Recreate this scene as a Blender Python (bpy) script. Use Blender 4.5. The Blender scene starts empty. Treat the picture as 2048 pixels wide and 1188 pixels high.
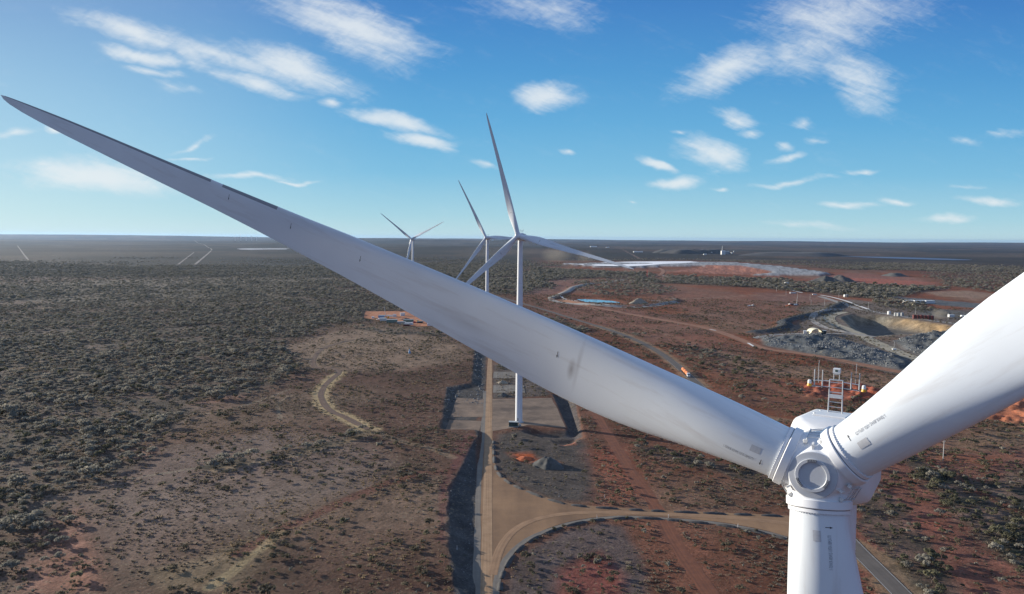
import bpy, bmesh, math, random
import numpy as np
from mathutils import Matrix, Vector, geometry

random.seed(7)
RNG = np.random.default_rng(11)
S = bpy.context.scene
COL = S.collection
R = math.radians

# ------------------------------------------------------------------ camera, sky, sun, exposure
CAM_H = 120.0
F_PX = 1420.0
PITCH = math.atan((594 - 476) / F_PX)
ROLL = math.atan(0.0073)
SUN_AZ, SUN_EL = R(64), R(12.6)          # degrees to the left of straight ahead, and above the horizon
_f = np.array([0, math.cos(PITCH), -math.sin(PITCH)])
_r = np.array([1.0, 0, 0])
_u = np.cross(_r, _f)
_R = _r * math.cos(ROLL) + _u * math.sin(ROLL)
_U = -_r * math.sin(ROLL) + _u * math.cos(ROLL)


def ray(px, py):
    d = _f + _R * (px - 1024) / F_PX - _U * (py - 594) / F_PX
    return d


def project(P):
    P = np.asarray(P, float) - np.array([0, 0, CAM_H])
    z = P @ _f
    return 1024 + F_PX * (P @ _R) / z, 594 - F_PX * (P @ _U) / z, z


cd = bpy.data.cameras.new('camera')
cam = bpy.data.objects.new('camera', cd)
COL.objects.link(cam)
cd.sensor_width = 36.0
cd.lens = 36.0 * F_PX / 2048.0
cd.clip_start = 0.5
cd.clip_end = 200000.0
cam.matrix_world = Matrix(((_R[0], _U[0], -_f[0], 0), (_R[1], _U[1], -_f[1], 0), (_R[2], _U[2], -_f[2], CAM_H), (0, 0, 0, 1)))
S.camera = cam
S.view_settings.view_transform = 'Standard'
S.view_settings.look = 'None'
S.view_settings.exposure = 0.55
S.view_settings.gamma = 1.0
S.view_settings.use_curve_mapping = False
S.cycles.max_bounces = 6
S.cycles.diffuse_bounces = 2
S.cycles.glossy_bounces = 2
S.cycles.transparent_max_bounces = 8
S.cycles.volume_bounces = 0
S.cycles.use_denoising = True

SKY_STRENGTH = 0.12
W = bpy.data.worlds.new('World')
S.world = W
W.use_nodes = True
wn, wl = W.node_tree.nodes, W.node_tree.links
bg = wn['Background']
bg.inputs[1].default_value = SKY_STRENGTH
sky = wn.new('ShaderNodeTexSky')
sky.sky_type = 'NISHITA'
sky.sun_disc = False
sky.sun_elevation = SUN_EL
sky.sun_rotation = -SUN_AZ
sky.air_density = 1.0
sky.dust_density = 0.0
sky.ozone_density = 3.0
sky.altitude = 500
hsv = wn.new('ShaderNodeHueSaturation')
hsv.inputs['Saturation'].default_value = 1.45
hsv.inputs['Value'].default_value = 1.25
wl.new(sky.outputs[0], hsv.inputs['Color'])
tc = wn.new('ShaderNodeTexCoord')
sep = wn.new('ShaderNodeSeparateXYZ')
wl.new(tc.outputs['Generated'], sep.inputs[0])


def wmath(op, a, b=None, clamp=False):
    n = wn.new('ShaderNodeMath')
    n.operation = op
    n.use_clamp = clamp
    for i, v in enumerate((a, b)):
        if v is None:
            continue
        if isinstance(v, (int, float)):
            n.inputs[i].default_value = v
        else:
            wl.new(v, n.inputs[i])
    return n.outputs[0]


# the clouds: thin wisps given by direction on the sky (tangent of azimuth and of elevation), torn by noise
ymax = wmath('MAXIMUM', sep.outputs['Y'], 0.05)
cu = wmath('DIVIDE', sep.outputs['X'], ymax)
cv = wmath('DIVIDE', sep.outputs['Z'], ymax)
comb = wn.new('ShaderNodeCombineXYZ')
wl.new(cu, comb.inputs[0])
wl.new(cv, comb.inputs[1])


def wnoise(scale, detail, rot=0.0, sx=1.0, sy=1.0, rough=0.55, distort=0.0, src=None):
    m = wn.new('ShaderNodeMapping')
    m.vector_type = 'TEXTURE'
    m.inputs['Rotation'].default_value = (0, 0, -rot)
    m.inputs['Scale'].default_value = (1 / sx, 1 / sy, 1)
    wl.new(src or comb.outputs[0], m.inputs[0])
    n = wn.new('ShaderNodeTexNoise')
    n.inputs['Scale'].default_value = scale
    n.inputs['Detail'].default_value = detail
    n.inputs['Roughness'].default_value = rough
    n.inputs['Distortion'].default_value = distort
    wl.new(m.outputs[0], n.inputs['Vector'])
    return n


warp = wnoise(9.0, 3.0, R(15), 1.0, 2.0)
wsub = wn.new('ShaderNodeVectorMath')
wsub.operation = 'SUBTRACT'
wsub.inputs[1].default_value = (0.5, 0.5, 0.5)
wl.new(warp.outputs['Color'], wsub.inputs[0])
wsc = wn.new('ShaderNodeVectorMath')
wsc.operation = 'MULTIPLY'
wsc.inputs[1].default_value = (0.085, 0.03, 0)
wl.new(wsub.outputs[0], wsc.inputs[0])
wadd = wn.new('ShaderNodeVectorMath')
wadd.operation = 'ADD'
wl.new(comb.outputs[0], wadd.inputs[0])
wl.new(wsc.outputs[0], wadd.inputs[1])

CLOUDS = [  # photo x, y, half length, half width, tilt (down to the right), thickness
    (430, 105, 330, 30, 17, .75), (470, 118, 120, 34, 30, .7),
    (255, 58, 165, 30, 15, .95), (380, 100, 120, 26, 22, .8), (290, 108, 115, 17, 12, .95), (585, 135, 185, 34, 17, 1), (505, 165, 140, 20, 14, .95),
    (310, 142, 75, 10, 12, .7), (400, 125, 60, 25, 20, .7), (672, 203, 34, 15, 8, .85), (800, 243, 122, 19, 12, 1.15), (848, 283, 74, 20, 9, 1.15),
    (700, 52, 235, 58, 19, 1.0), (820, 88, 110, 26, 16, .6), (570, 5, 110, 40, 22, .6), (1080, 15, 170, 48, 8, .62), (1090, 195, 78, 30, 3, 1.0),
    (1690, 30, 230, 90, -8, .72), (1620, 85, 150, 75, -25, .72), (1455, 135, 150, 42, -24, .95), (1410, 165, 75, 30, 10, .75), (1720, 165, 120, 55, 35, .75),
    (1740, 205, 75, 38, -5, .6), (1475, 235, 56, 20, 12, .85), (1493, 263, 38, 12, 0, .7), (1415, 303, 78, 40, 22, 1.0), (1440, 330, 55, 16, 3, .7),
    (1365, 265, 28, 10, 10, .7), (1322, 325, 52, 13, 22, 1.1), (1352, 362, 64, 15, -4, 1.1), (1570, 290, 36, 12, 5, .7), (1575, 313, 62, 11, -3, .85),
    (1622, 247, 38, 14, 5, .65), (1650, 281, 40, 11, 4, .65), (1430, 381, 26, 5, 0, .7), (1130, 301, 20, 6, 0, .7), (965, 329, 40, 9, 14, .75),
    (1585, 365, 115, 8, -6, .75), (1725, 344, 45, 7, -5, .7), (1690, 410, 85, 8, 2, .85), (1795, 404, 60, 10, 4, .85), (1980, 404, 95, 11, 2, .85),
    (1880, 440, 68, 10, -3, .85), (1945, 283, 45, 11, -2, .6), (1600, 452, 150, 9, 0, .5), (2020, 268, 60, 12, -6, .55), (190, 350, 215, 40, 4, 1.15),
    (95, 325, 55, 14, 10, .8), (500, 353, 120, 8, 1, .85), (590, 361, 75, 5, 0, .8), (18, 261, 60, 10, -8, .75), (102, 258, 24, 8, 10, .9),
    (385, 288, 60, 8, -18, .65), (375, 314, 60, 5, -3, .65), (355, 175, 65, 12, 20, .55), (1930, 376, 60, 6, 0, .5), (1255, 404, 20, 4, 0, .5),
]
acc = None
for (px, py, a, b, ang, k) in CLOUDS:
    d = ray(px, py)
    m = wn.new('ShaderNodeMapping')
    m.vector_type = 'TEXTURE'
    m.inputs['Location'].default_value = (d[0] / d[1], d[2] / d[1], 0)
    m.inputs['Rotation'].default_value = (0, 0, -R(ang) - ROLL)
    m.inputs['Scale'].default_value = (a * 1.12 / F_PX, b * 1.25 / F_PX, 1)
    wl.new(wadd.outputs[0], m.inputs[0])
    g = wn.new('ShaderNodeTexGradient')
    g.gradient_type = 'SPHERICAL'
    wl.new(m.outputs[0], g.inputs[0])
    n = wn.new('ShaderNodeMath')
    n.operation = 'MULTIPLY'
    n.inputs[1].default_value = k
    wl.new(g.outputs['Fac'], n.inputs[0])
    acc = n.outputs[0] if acc is None else wmath('SMOOTH_MAX', acc, n.outputs[0])
    if acc.node.operation == 'SMOOTH_MAX':
        acc.node.inputs[2].default_value = 0.12
fib = wnoise(8.0, 7.0, R(15), 1.0, 4.5, 0.66, 0.6)
fib2 = wnoise(34.0, 6.0, R(20), 0.7, 2.2, 0.66, 0.9)
rip = wnoise(110.0, 3.0, R(-28), 0.5, 1.6, 0.55, 0.6)
fine = wmath('ADD', wmath('ADD', wmath('MULTIPLY', fib.outputs['Fac'], 0.90), wmath('MULTIPLY', fib2.outputs['Fac'], 0.62)), wmath('MULTIPLY', rip.outputs['Fac'], 0.24))
dens = wmath('SUBTRACT', wmath('ADD', wmath('MULTIPLY', acc, 1.15), fine), 0.99)
inside = wmath('MULTIPLY', acc, 5.0, True)
ramp = wn.new('ShaderNodeMapRange')
ramp.interpolation_type = 'SMOOTHSTEP'
ramp.inputs['From Min'].default_value = 0.0
ramp.inputs['From Max'].default_value = 1.05
ramp.inputs['To Max'].default_value = 0.80
wl.new(dens, ramp.inputs['Value'])
cfac = wmath('MULTIPLY', ramp.outputs[0], inside, True)
# clear-sky colour: the Nishita sky deepened towards the zenith blue of the photograph, paler towards the sun
EXPO = 2.0 ** S.view_settings.exposure


def sky_rgb(r, g, b):
    out = []
    for c in (r, g, b):
        c /= 255.0
        c = c / 12.92 if c <= 0.04045 else ((c + 0.055) / 1.055) ** 2.4
        out.append(c / EXPO / SKY_STRENGTH)
    return (*out, 1)


grad = wn.new('ShaderNodeValToRGB')
vv = wmath('DIVIDE', cv, 0.7, True)
wl.new(vv, grad.inputs[0])
el = grad.color_ramp.elements
SKYROWS = ((0.0, (190, 220, 228)), (0.03, (166, 210, 226)), (0.09, (127, 189, 223)), (0.16, (103, 172, 218)), (0.23, (86, 155, 210)), (0.33, (70, 130, 197)), (0.70, (60, 112, 176)))
el[0].position, el[0].color = 0.0, sky_rgb(*SKYROWS[0][1])
el[1].position, el[1].color = 1.0, sky_rgb(*SKYROWS[-1][1])
for v, q in SKYROWS[1:-1]:
    e_ = el.new(v / 0.7)
    e_.color = sky_rgb(*q)
dot = wn.new('ShaderNodeVectorMath')
dot.operation = 'DOT_PRODUCT'
dot.inputs[1].default_value = (-math.sin(SUN_AZ) * math.cos(SUN_EL), math.cos(SUN_AZ) * math.cos(SUN_EL), math.sin(SUN_EL))
wl.new(tc.outputs['Generated'], dot.inputs[0])
glow = wn.new('ShaderNodeMapRange')
glow.interpolation_type = 'SMOOTHSTEP'
glow.inputs['From Min'].default_value = 0.55
glow.inputs['From Max'].default_value = 1.05
glow.inputs['To Max'].default_value = 0.8
wl.new(dot.outputs['Value'], glow.inputs['Value'])
gmix = wn.new('ShaderNodeMixRGB')
low = wn.new('ShaderNodeMapRange')
low.inputs['From Min'].default_value = 0.02
low.inputs['From Max'].default_value = 0.30
low.inputs['To Min'].default_value = 1.0
low.inputs['To Max'].default_value = 0.48
wl.new(cv, low.inputs['Value'])
wl.new(wmath('MULTIPLY', glow.outputs[0], low.outputs[0]), gmix.inputs['Fac'])
wl.new(grad.outputs[0], gmix.inputs['Color1'])
gmix.inputs['Color2'].default_value = sky_rgb(216, 238, 240)
smix = wn.new('ShaderNodeMixRGB')
smix.inputs['Fac'].default_value = 0.97
wl.new(hsv.outputs[0], smix.inputs['Color1'])
wl.new(gmix.outputs[0], smix.inputs['Color2'])
cmix = wn.new('ShaderNodeMixRGB')
wl.new(cfac, cmix.inputs['Fac'])
wl.new(smix.outputs[0], cmix.inputs['Color1'])
cmix.inputs['Color2'].default_value = sky_rgb(236, 241, 243)
back = wn.new('ShaderNodeMapRange')  # unseen white cloud behind the camera, added as neutral fill light
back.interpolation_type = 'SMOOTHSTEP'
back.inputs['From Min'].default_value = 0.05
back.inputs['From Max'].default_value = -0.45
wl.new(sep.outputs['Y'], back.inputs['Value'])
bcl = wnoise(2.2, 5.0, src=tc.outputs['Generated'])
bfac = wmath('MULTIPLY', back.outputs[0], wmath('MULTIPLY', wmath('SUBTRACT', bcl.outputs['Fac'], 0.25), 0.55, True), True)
zen = wn.new('ShaderNodeMapRange')  # unseen cloud overhead, added to make the fill light less blue
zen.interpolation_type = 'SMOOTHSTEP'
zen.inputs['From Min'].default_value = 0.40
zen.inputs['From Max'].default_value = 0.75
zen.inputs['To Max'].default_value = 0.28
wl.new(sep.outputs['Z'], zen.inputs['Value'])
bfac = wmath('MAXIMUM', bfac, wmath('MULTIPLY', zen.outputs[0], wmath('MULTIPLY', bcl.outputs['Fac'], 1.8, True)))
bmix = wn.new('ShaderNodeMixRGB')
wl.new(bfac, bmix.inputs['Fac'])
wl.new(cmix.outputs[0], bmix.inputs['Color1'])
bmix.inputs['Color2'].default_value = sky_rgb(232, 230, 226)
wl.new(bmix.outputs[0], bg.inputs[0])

sl = bpy.data.lights.new('sun', 'SUN')
sl.energy = 5.0
sl.angle = R(0.53)
sl.color = (1.0, 0.92, 0.80)
sun = bpy.data.objects.new('sun', sl)
COL.objects.link(sun)
SUN_DIR = Vector((-math.sin(SUN_AZ) * math.cos(SUN_EL), math.cos(SUN_AZ) * math.cos(SUN_EL), math.sin(SUN_EL)))
sun.rotation_euler = SUN_DIR.to_track_quat('Z', 'Y').to_euler()
sun.location = (-300, 180, 300)

# ------------------------------------------------------------------ small helpers


def tag(o, label=None, cat=None, group=None, kind=None):
    for k, v in (('label', label), ('category', cat), ('group', group), ('kind', kind)):
        if v:
            o[k] = v
    return o


def link(name, me, mat=None, parent=None, loc=None, rz=None, smooth=False):
    o = bpy.data.objects.new(name, me)
    COL.objects.link(o)
    if mat is not None and me is not None and not me.materials:
        me.materials.append(mat)
    if parent is not None:
        o.parent = parent
    if loc is not None:
        o.location = loc
    if rz is not None:
        o.rotation_euler = (0, 0, rz)
    if smooth:
        me.polygons.foreach_set('use_smooth', [True] * len(me.polygons))
    return o


def empty(name, loc, rz=0.0):
    o = bpy.data.objects.new(name, None)
    o.empty_display_size = 0.5
    COL.objects.link(o)
    o.location = loc
    o.rotation_euler = (0, 0, rz)
    return o


class MB:
    """Collects boxes, tubes, lathes and prisms into one mesh."""

    def __init__(self):
        self.v, self.f = [], []

    def add(self, vs, fs):
        o = len(self.v)
        self.v.extend([tuple(map(float, p)) for p in vs])
        self.f.extend([tuple(i + o for i in q) for q in fs])
        return self

    def box(self, c, s, rz=0.0, M=None, bevel=0.0):
        x, y, z = s[0] / 2, s[1] / 2, s[2] / 2
        if bevel:
            b = bevel
            vs = []
            for zz, sh in ((-z, b), (-z + b, 0), (z - b, 0), (z, b)):
                for (ax, ay) in ((-x + sh, -y + sh), (x - sh, -y + sh), (x - sh, y - sh), (-x + sh, y - sh)):
                    vs.append((ax, ay, zz))
            fs = [(3, 2, 1, 0), (12, 13, 14, 15)]
            for k in range(3):
                for i in range(4):
                    fs.append((4 * k + i, 4 * k + (i + 1) % 4, 4 * k + 4 + (i + 1) % 4, 4 * k + 4 + i))
        else:
            vs = [(-x, -y, -z), (x, -y, -z), (x, y, -z), (-x, y, -z), (-x, -y, z), (x, -y, z), (x, y, z), (-x, y, z)]
            fs = [(3, 2, 1, 0), (4, 5, 6, 7), (0, 1, 5, 4), (1, 2, 6, 5), (2, 3, 7, 6), (3, 0, 4, 7)]
        T = Matrix.Translation(c) @ Matrix.Rotation(rz, 4, 'Z')
        if M is not None:
            T = T @ M
        return self.add([T @ Vector(p) for p in vs], fs)

    def tube(self, a, b, r0, r1=None, n=8, cap=True):
        r1 = r0 if r1 is None else r1
        a, b = Vector(a), Vector(b)
        d = (b - a).normalized()
        e = d.orthogonal().normalized()
        g = d.cross(e)
        vs = []
        for p, r in ((a, r0), (b, r1)):
            for i in range(n):
                t = 2 * math.pi * i / n
                vs.append(p + (e * math.cos(t) + g * math.sin(t)) * r)
        fs = [(i, (i + 1) % n, n + (i + 1) % n, n + i) for i in range(n)]
        if cap:
            fs += [tuple(range(n - 1, -1, -1)), tuple(range(n, 2 * n))]
        return self.add(vs, fs)

    def lathe(self, prof, n=32, M=None, cap=True):
        """prof: (radius, z) from bottom to top."""
        vs = [(r * math.cos(2 * math.pi * i / n), r * math.sin(2 * math.pi * i / n), z) for (r, z) in prof for i in range(n)]
        fs = []
        for k in range(len(prof) - 1):
            for i in range(n):
                fs.append((k * n + i, k * n + (i + 1) % n, (k + 1) * n + (i + 1) % n, (k + 1) * n + i))
        if cap:
            fs.append(tuple(range(n - 1, -1, -1)))
            fs.append(tuple(range((len(prof) - 1) * n, len(prof) * n)))
        if M is not None:
            vs = [M @ Vector(p) for p in vs]
        return self.add(vs, fs)

    def mesh(self, name):
        me = bpy.data.meshes.new(name)
        me.from_pydata(self.v, [], self.f)
        me.validate()
        me.update()
        return me

    def build(self, name, mat, parent=None, loc=None, rz=None, smooth=False):
        o = link(name, self.mesh(name), mat, parent, loc, rz)
        if smooth:
            sharp(o.data, smooth if isinstance(smooth, (int, float)) and smooth > 1 else 40)
        return o


def sharp(me, deg=40):
    me.polygons.foreach_set('use_smooth', [True] * len(me.polygons))
    try:
        me.set_sharp_from_angle(angle=R(deg))
    except Exception:
        pass


# ------------------------------------------------------------------ materials


def material(name, color, rough=0.6, metal=0.0, spec=0.5, vary=0.0, vscale=1.0, bump=0.0, bscale=20.0, coord='Object'):
    m = bpy.data.materials.new(name)
    m.use_nodes = True
    n, l = m.node_tree.nodes, m.node_tree.links
    p = n['Principled BSDF']
    p.inputs['Base Color'].default_value = (*color, 1)
    p.inputs['Roughness'].default_value = rough
    p.inputs['Metallic'].default_value = metal
    p.inputs['Specular IOR Level'].default_value = spec
    if vary or bump:
        t = n.new('ShaderNodeTexCoord')
        if vary:
            ns = n.new('ShaderNodeTexNoise')
            ns.inputs['Scale'].default_value = vscale
            ns.inputs['Detail'].default_value = 5
            l.new(t.outputs[coord], ns.inputs['Vector'])
            r = n.new('ShaderNodeMapRange')
            r.inputs['From Min'].default_value = 0.25
            r.inputs['From Max'].default_value = 0.75
            r.inputs['To Min'].default_value = 1 - vary
            r.inputs['To Max'].default_value = 1 + vary
            l.new(ns.outputs['Fac'], r.inputs['Value'])
            mx = n.new('ShaderNodeVectorMath')
            mx.operation = 'SCALE'
            mx.inputs[0].default_value = color
            l.new(r.outputs[0], mx.inputs['Scale'])
            l.new(mx.outputs[0], p.inputs['Base Color'])
        if bump:
            ns = n.new('ShaderNodeTexNoise')
            ns.inputs['Scale'].default_value = bscale
            ns.inputs['Detail'].default_value = 4
            l.new(t.outputs[coord], ns.inputs['Vector'])
            b = n.new('ShaderNodeBump')
            b.inputs['Strength'].default_value = bump
            l.new(ns.outputs['Fac'], b.inputs['Height'])
            l.new(b.outputs[0], p.inputs['Normal'])
    return m


M_WHITE = material('white_turbine_paint', (0.80, 0.81, 0.82), 0.34, vary=0.03, vscale=0.4, bump=0.01, bscale=3)


def streaked(m, axis_scale):
    """Faint grease and dust streaks on white paint."""
    n, l = m.node_tree.nodes, m.node_tree.links
    p = n['Principled BSDF']
    old = p.inputs['Base Color'].links[0].from_socket
    t = n.new('ShaderNodeTexCoord')
    mp = n.new('ShaderNodeMapping')
    mp.inputs['Scale'].default_value = axis_scale
    l.new(t.outputs['Object'], mp.inputs[0])
    ns = n.new('ShaderNodeTexNoise')
    ns.inputs['Scale'].default_value = 1.0
    ns.inputs['Detail'].default_value = 6
    ns.inputs['Roughness'].default_value = 0.65
    l.new(mp.outputs[0], ns.inputs['Vector'])
    r = n.new('ShaderNodeMapRange')
    r.inputs['From Min'].default_value = 0.52
    r.inputs['From Max'].default_value = 0.78
    r.inputs['To Max'].default_value = 0.5
    l.new(ns.outputs['Fac'], r.inputs['Value'])
    mx = n.new('ShaderNodeMixRGB')
    l.new(r.outputs[0], mx.inputs['Fac'])
    l.new(old, mx.inputs['Color1'])
    mx.inputs['Color2'].default_value = (0.52, 0.49, 0.46, 1)
    l.new(mx.outputs[0], p.inputs['Base Color'])


M_BLADE = material('white_blade_paint', (0.76, 0.80, 0.82), 0.30, vary=0.04, vscale=0.25, bump=0.012, bscale=1.5)
streaked(M_BLADE, (1.6, 1.6, 0.12))


def smudge(m, cx, cz, rx, rz, dark):
    """A grease smudge on the paint near the widest part of the blade."""
    n, l = m.node_tree.nodes, m.node_tree.links
    p = n['Principled BSDF']
    old = p.inputs['Base Color'].links[0].from_socket
    t = n.new('ShaderNodeTexCoord')
    mp = n.new('ShaderNodeMapping')
    mp.vector_type = 'TEXTURE'
    mp.inputs['Location'].default_value = (cx, 0, cz)
    mp.inputs['Scale'].default_value = (rx, 50, rz)
    l.new(t.outputs['Object'], mp.inputs[0])
    g = n.new('ShaderNodeTexGradient')
    g.gradient_type = 'SPHERICAL'
    l.new(mp.outputs[0], g.inputs[0])
    k = n.new('ShaderNodeMath')
    k.operation = 'MULTIPLY'
    k.inputs[1].default_value = dark
    l.new(g.outputs['Fac'], k.inputs[0])
    mx = n.new('ShaderNodeMixRGB')
    l.new(k.outputs[0], mx.inputs['Fac'])
    l.new(old, mx.inputs['Color1'])
    mx.inputs['Color2'].default_value = (0.30, 0.28, 0.27, 1)
    l.new(mx.outputs[0], p.inputs['Base Color'])


smudge(M_BLADE, -.9, 15.6, .9, .35, .75)
smudge(M_BLADE, -.4, 15.2, 2.2, .22, .35)
smudge(M_BLADE, -1.2, 24.0, .7, 3.0, .25)
M_NACELLE = material('white_gelcoat', (0.80, 0.80, 0.79), 0.4, vary=0.04, vscale=0.8)
M_RINGGREY = material('grey_ring_paint', (0.50, 0.52, 0.55), 0.45, vary=0.05, vscale=2)
M_SEAM = material('dark_seam', (0.12, 0.12, 0.13), 0.7)
M_GALV = material('galvanised_steel', (0.55, 0.57, 0.58), 0.4, metal=0.6, vary=0.08, vscale=6)
M_INK = material('black_marking', (0.02, 0.02, 0.025), 0.6)
M_GREYINK = material('grey_lettering', (0.30, 0.31, 0.33), 0.6)
M_PATCH = material('grey_patch', (0.52, 0.53, 0.54), 0.6, vary=0.1, vscale=8)
M_LEP = material('leading_edge_tape', (0.30, 0.315, 0.335), 0.55, vary=0.06, vscale=2)
M_YELLOW = material('yellow_plastic', (0.75, 0.40, 0.03), 0.45)
M_CLEAR = material('clear_dome', (0.75, 0.76, 0.72), 0.2)
M_CABLE = material('black_cable', (0.02, 0.02, 0.02), 0.6)
M_KIOSK = material('green_kiosk_paint', (0.045, 0.085, 0.075), 0.5, vary=0.1, vscale=3)
M_ROOF = material('pale_roof_steel', (0.42, 0.44, 0.42), 0.45, vary=0.08, vscale=2)
M_CONC = material('concrete', (0.36, 0.35, 0.32), 0.85, vary=0.12, vscale=3)
M_WHITEBOX = material('white_sheet_steel', (0.74, 0.74, 0.71), 0.45, vary=0.06, vscale=2)
M_CREAM = material('cream_fabric', (0.72, 0.66, 0.48), 0.7, vary=0.06, vscale=1)
M_BLUE = material('blue_steel', (0.22, 0.40, 0.62), 0.5, vary=0.1, vscale=2)
M_GREENBOX = material('green_container', (0.20, 0.27, 0.22), 0.55, vary=0.1, vscale=2)
M_GREYBOX = material('grey_container', (0.36, 0.37, 0.36), 0.55, vary=0.1, vscale=2)
M_DARKBOX = material('dark_machinery', (0.04, 0.045, 0.05), 0.6, vary=0.15, vscale=2)
M_ORANGE = material('orange_tarp', (0.75, 0.25, 0.09), 0.6, vary=0.1, vscale=1.5)
M_RUSTRED = material('oxide_red_steel', (0.15, 0.035, 0.03), 0.6, vary=0.15, vscale=2)
M_TYRE = material('black_rubber', (0.015, 0.015, 0.015), 0.8)
M_GLASS = material('dark_window_glass', (0.02, 0.025, 0.03), 0.1)
M_POLE = material('pale_pole_steel', (0.52, 0.52, 0.49), 0.5, vary=0.06, vscale=2)
M_INSUL = material('porcelain', (0.5, 0.48, 0.45), 0.3)
M_TRUNK = material('grey_bark', (0.12, 0.095, 0.075), 0.9, vary=0.2, vscale=5)
M_SIGNRED = material('red_paint', (0.55, 0.05, 0.04), 0.5)

# ------------------------------------------------------------------ the lie of the land


def at0(px, py, z=0.0):
    d = ray(px, py)
    t = (z - CAM_H) / d[2]
    return np.array([d[0] * t, d[1] * t])


def P0(pts):
    return np.array([at0(*p) for p in pts])


def hash2(ix, iy, seed):
    h = (ix.astype(np.int64) * 374761393 + iy.astype(np.int64) * 668265263 + seed * 1442695041) & 0xFFFFFFFF
    h = ((h ^ (h >> 13)) * 1274126177) & 0xFFFFFFFF
    return ((h ^ (h >> 16)) & 0xFFFFFF) / float(0xFFFFFF)


def vnoise(x, y, seed=0):
    ix, iy = np.floor(x), np.floor(y)
    fx, fy = x - ix, y - iy
    fx, fy = fx * fx * (3 - 2 * fx), fy * fy * (3 - 2 * fy)
    a, b = hash2(ix, iy, seed), hash2(ix + 1, iy, seed)
    c, d = hash2(ix, iy + 1, seed), hash2(ix + 1, iy + 1, seed)
    return (a + (b - a) * fx) * (1 - fy) + (c + (d - c) * fx) * fy


def fbm(x, y, size, seed=0, octaves=4):
    x, y = np.asarray(x, float) / size, np.asarray(y, float) / size
    s, amp, tot = 0.0, 1.0, 0.0
    for k in range(octaves):
        s = s + amp * vnoise(x, y, seed + k * 17)
        tot += amp
        x, y, amp = x * 2.03 + 13.7, y * 2.03 + 7.1, amp * 0.5
    return s / tot


def sstep(a, b, v):
    t = np.clip((v - a) / (b - a), 0, 1)
    return t * t * (3 - 2 * t)


def seg_dist(poly, x, y, closed):
    n = len(poly)
    best = np.full(x.shape, 1e18)
    for i in range(n if closed else n - 1):
        a, b = poly[i], poly[(i + 1) % n]
        dx, dy = b - a
        L = dx * dx + dy * dy + 1e-12
        t = np.clip(((x - a[0]) * dx + (y - a[1]) * dy) / L, 0, 1)
        best = np.minimum(best, (x - a[0] - t * dx) ** 2 + (y - a[1] - t * dy) ** 2)
    return np.sqrt(best)


def inside_poly(poly, x, y):
    c = np.zeros(x.shape, bool)
    n = len(poly)
    for i in range(n):
        (x1, y1), (x2, y2) = poly[i], poly[(i + 1) % n]
        if y1 == y2:
            continue
        c ^= ((y1 > y) != (y2 > y)) & (x < (x2 - x1) * (y - y1) / (y2 - y1) + x1)
    return c


def near(poly, x, y, margin, closed=True):
    """Signed distance to a polygon (negative inside) or distance to a line; beyond the margin just +margin."""
    lo, hi = poly.min(0) - margin, poly.max(0) + margin
    k = (x > lo[0]) & (x < hi[0]) & (y > lo[1]) & (y < hi[1])
    out = np.full(x.shape, float(margin))
    if k.any():
        xs, ys = x[k], y[k]
        d = seg_dist(poly, xs, ys, closed)
        if closed:
            d = np.where(inside_poly(poly, xs, ys), -d, d)
        out[k] = np.minimum(d, margin)
    return out


def chaikin(p, n=2):
    p = np.asarray(p, float)
    for _ in range(n):
        q = np.empty((2 * len(p) - 2, p.shape[1]))
        q[0::2] = p[:-1] * 0.75 + p[1:] * 0.25
        q[1::2] = p[:-1] * 0.25 + p[1:] * 0.75
        p = np.vstack([p[:1], q, p[-1:]])
    return p


# outlines read off the photograph and laid on the ground
UPPER = P0([(949, 700), (944, 770), (893, 779), (880, 862), (949, 866), (953, 882), (926, 932), (897, 991), (894, 1048), (896, 1100), (906, 1139), (914, 1188), (918, 1500),
            (-900, 1500), (-900, 660), (949, 640)])
PAD_B = P0([(984, 798), (1104, 796), (1132, 856), (1055, 850), (1045, 853), (984, 862)])
PAD_L1 = P0([(913, 796), (968, 798), (966, 834), (901, 834)])
PAD_L2 = P0([(899, 840), (963, 842), (959, 862), (891, 862)])
FILL = P0([(1104, 786), (1150, 794), (1172, 876), (1128, 886), (1070, 872), (1040, 863), (1055, 853), (1132, 859)])
JUNCTION = P0([(956.5, 1195), (957.5, 1050), (958.6, 963), (967.6, 864), (971.7, 782), (975, 715), (985, 715), (985, 798), (985, 862), (987, 905), (990, 930), (1001, 950), (1024, 967), (1065, 983.5),
               (1106.5, 1000), (1156, 1010), (1240, 1015.5), (1323, 1020.5), (1446, 1025.6), (1576, 1031), (1650, 1036), (1690, 1078), (1684, 1092), (1640, 1088), (1574, 1073),
               (1528, 1060), (1447, 1044), (1344, 1035), (1252, 1030), (1193, 1034), (1147, 1041), (1106, 1053), (1065, 1070), (1032, 1092), (1008, 1123), (995, 1156), (990, 1195), (990, 1400), (956, 1400)])
SEALED = chaikin(P0([(1960, 1350), (1805, 1190), (1748, 1133), (1715, 1101), (1640, 1020), (1560, 935), (1480, 850), (1400, 772), (1335, 714), (1286, 686), (1238, 666), (1191, 651), (1144, 637), (1097, 622), (1062, 612), (1000, 594), (940, 578)]), 2)
NORTHROAD = P0([(980, 716), (981, 690), (978, 655), (968, 620), (945, 590), (905, 565)])
TAIL_UP = P0([(1124, 529), (1200, 527.5), (1268, 526), (1380, 525.5), (1472, 527), (1560, 535), (1634, 544), (1662, 549), (1640, 553), (1500, 551.5), (1545, 547), (1480, 540), (1400, 534), (1330, 534), (1258, 537), (1192, 535)])
TAIL_WHITE = P0([(1124, 529), (1200, 527.5), (1268, 526.3), (1380, 525.8), (1398, 528), (1330, 531), (1290, 534.5), (1258, 536.2), (1192, 534.6)])
TAIL_RED = P0([(1322, 545), (1400, 535), (1430, 533.5), (1480, 535), (1540, 545), (1520, 548), (1421, 547), (1370, 543)])
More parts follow.
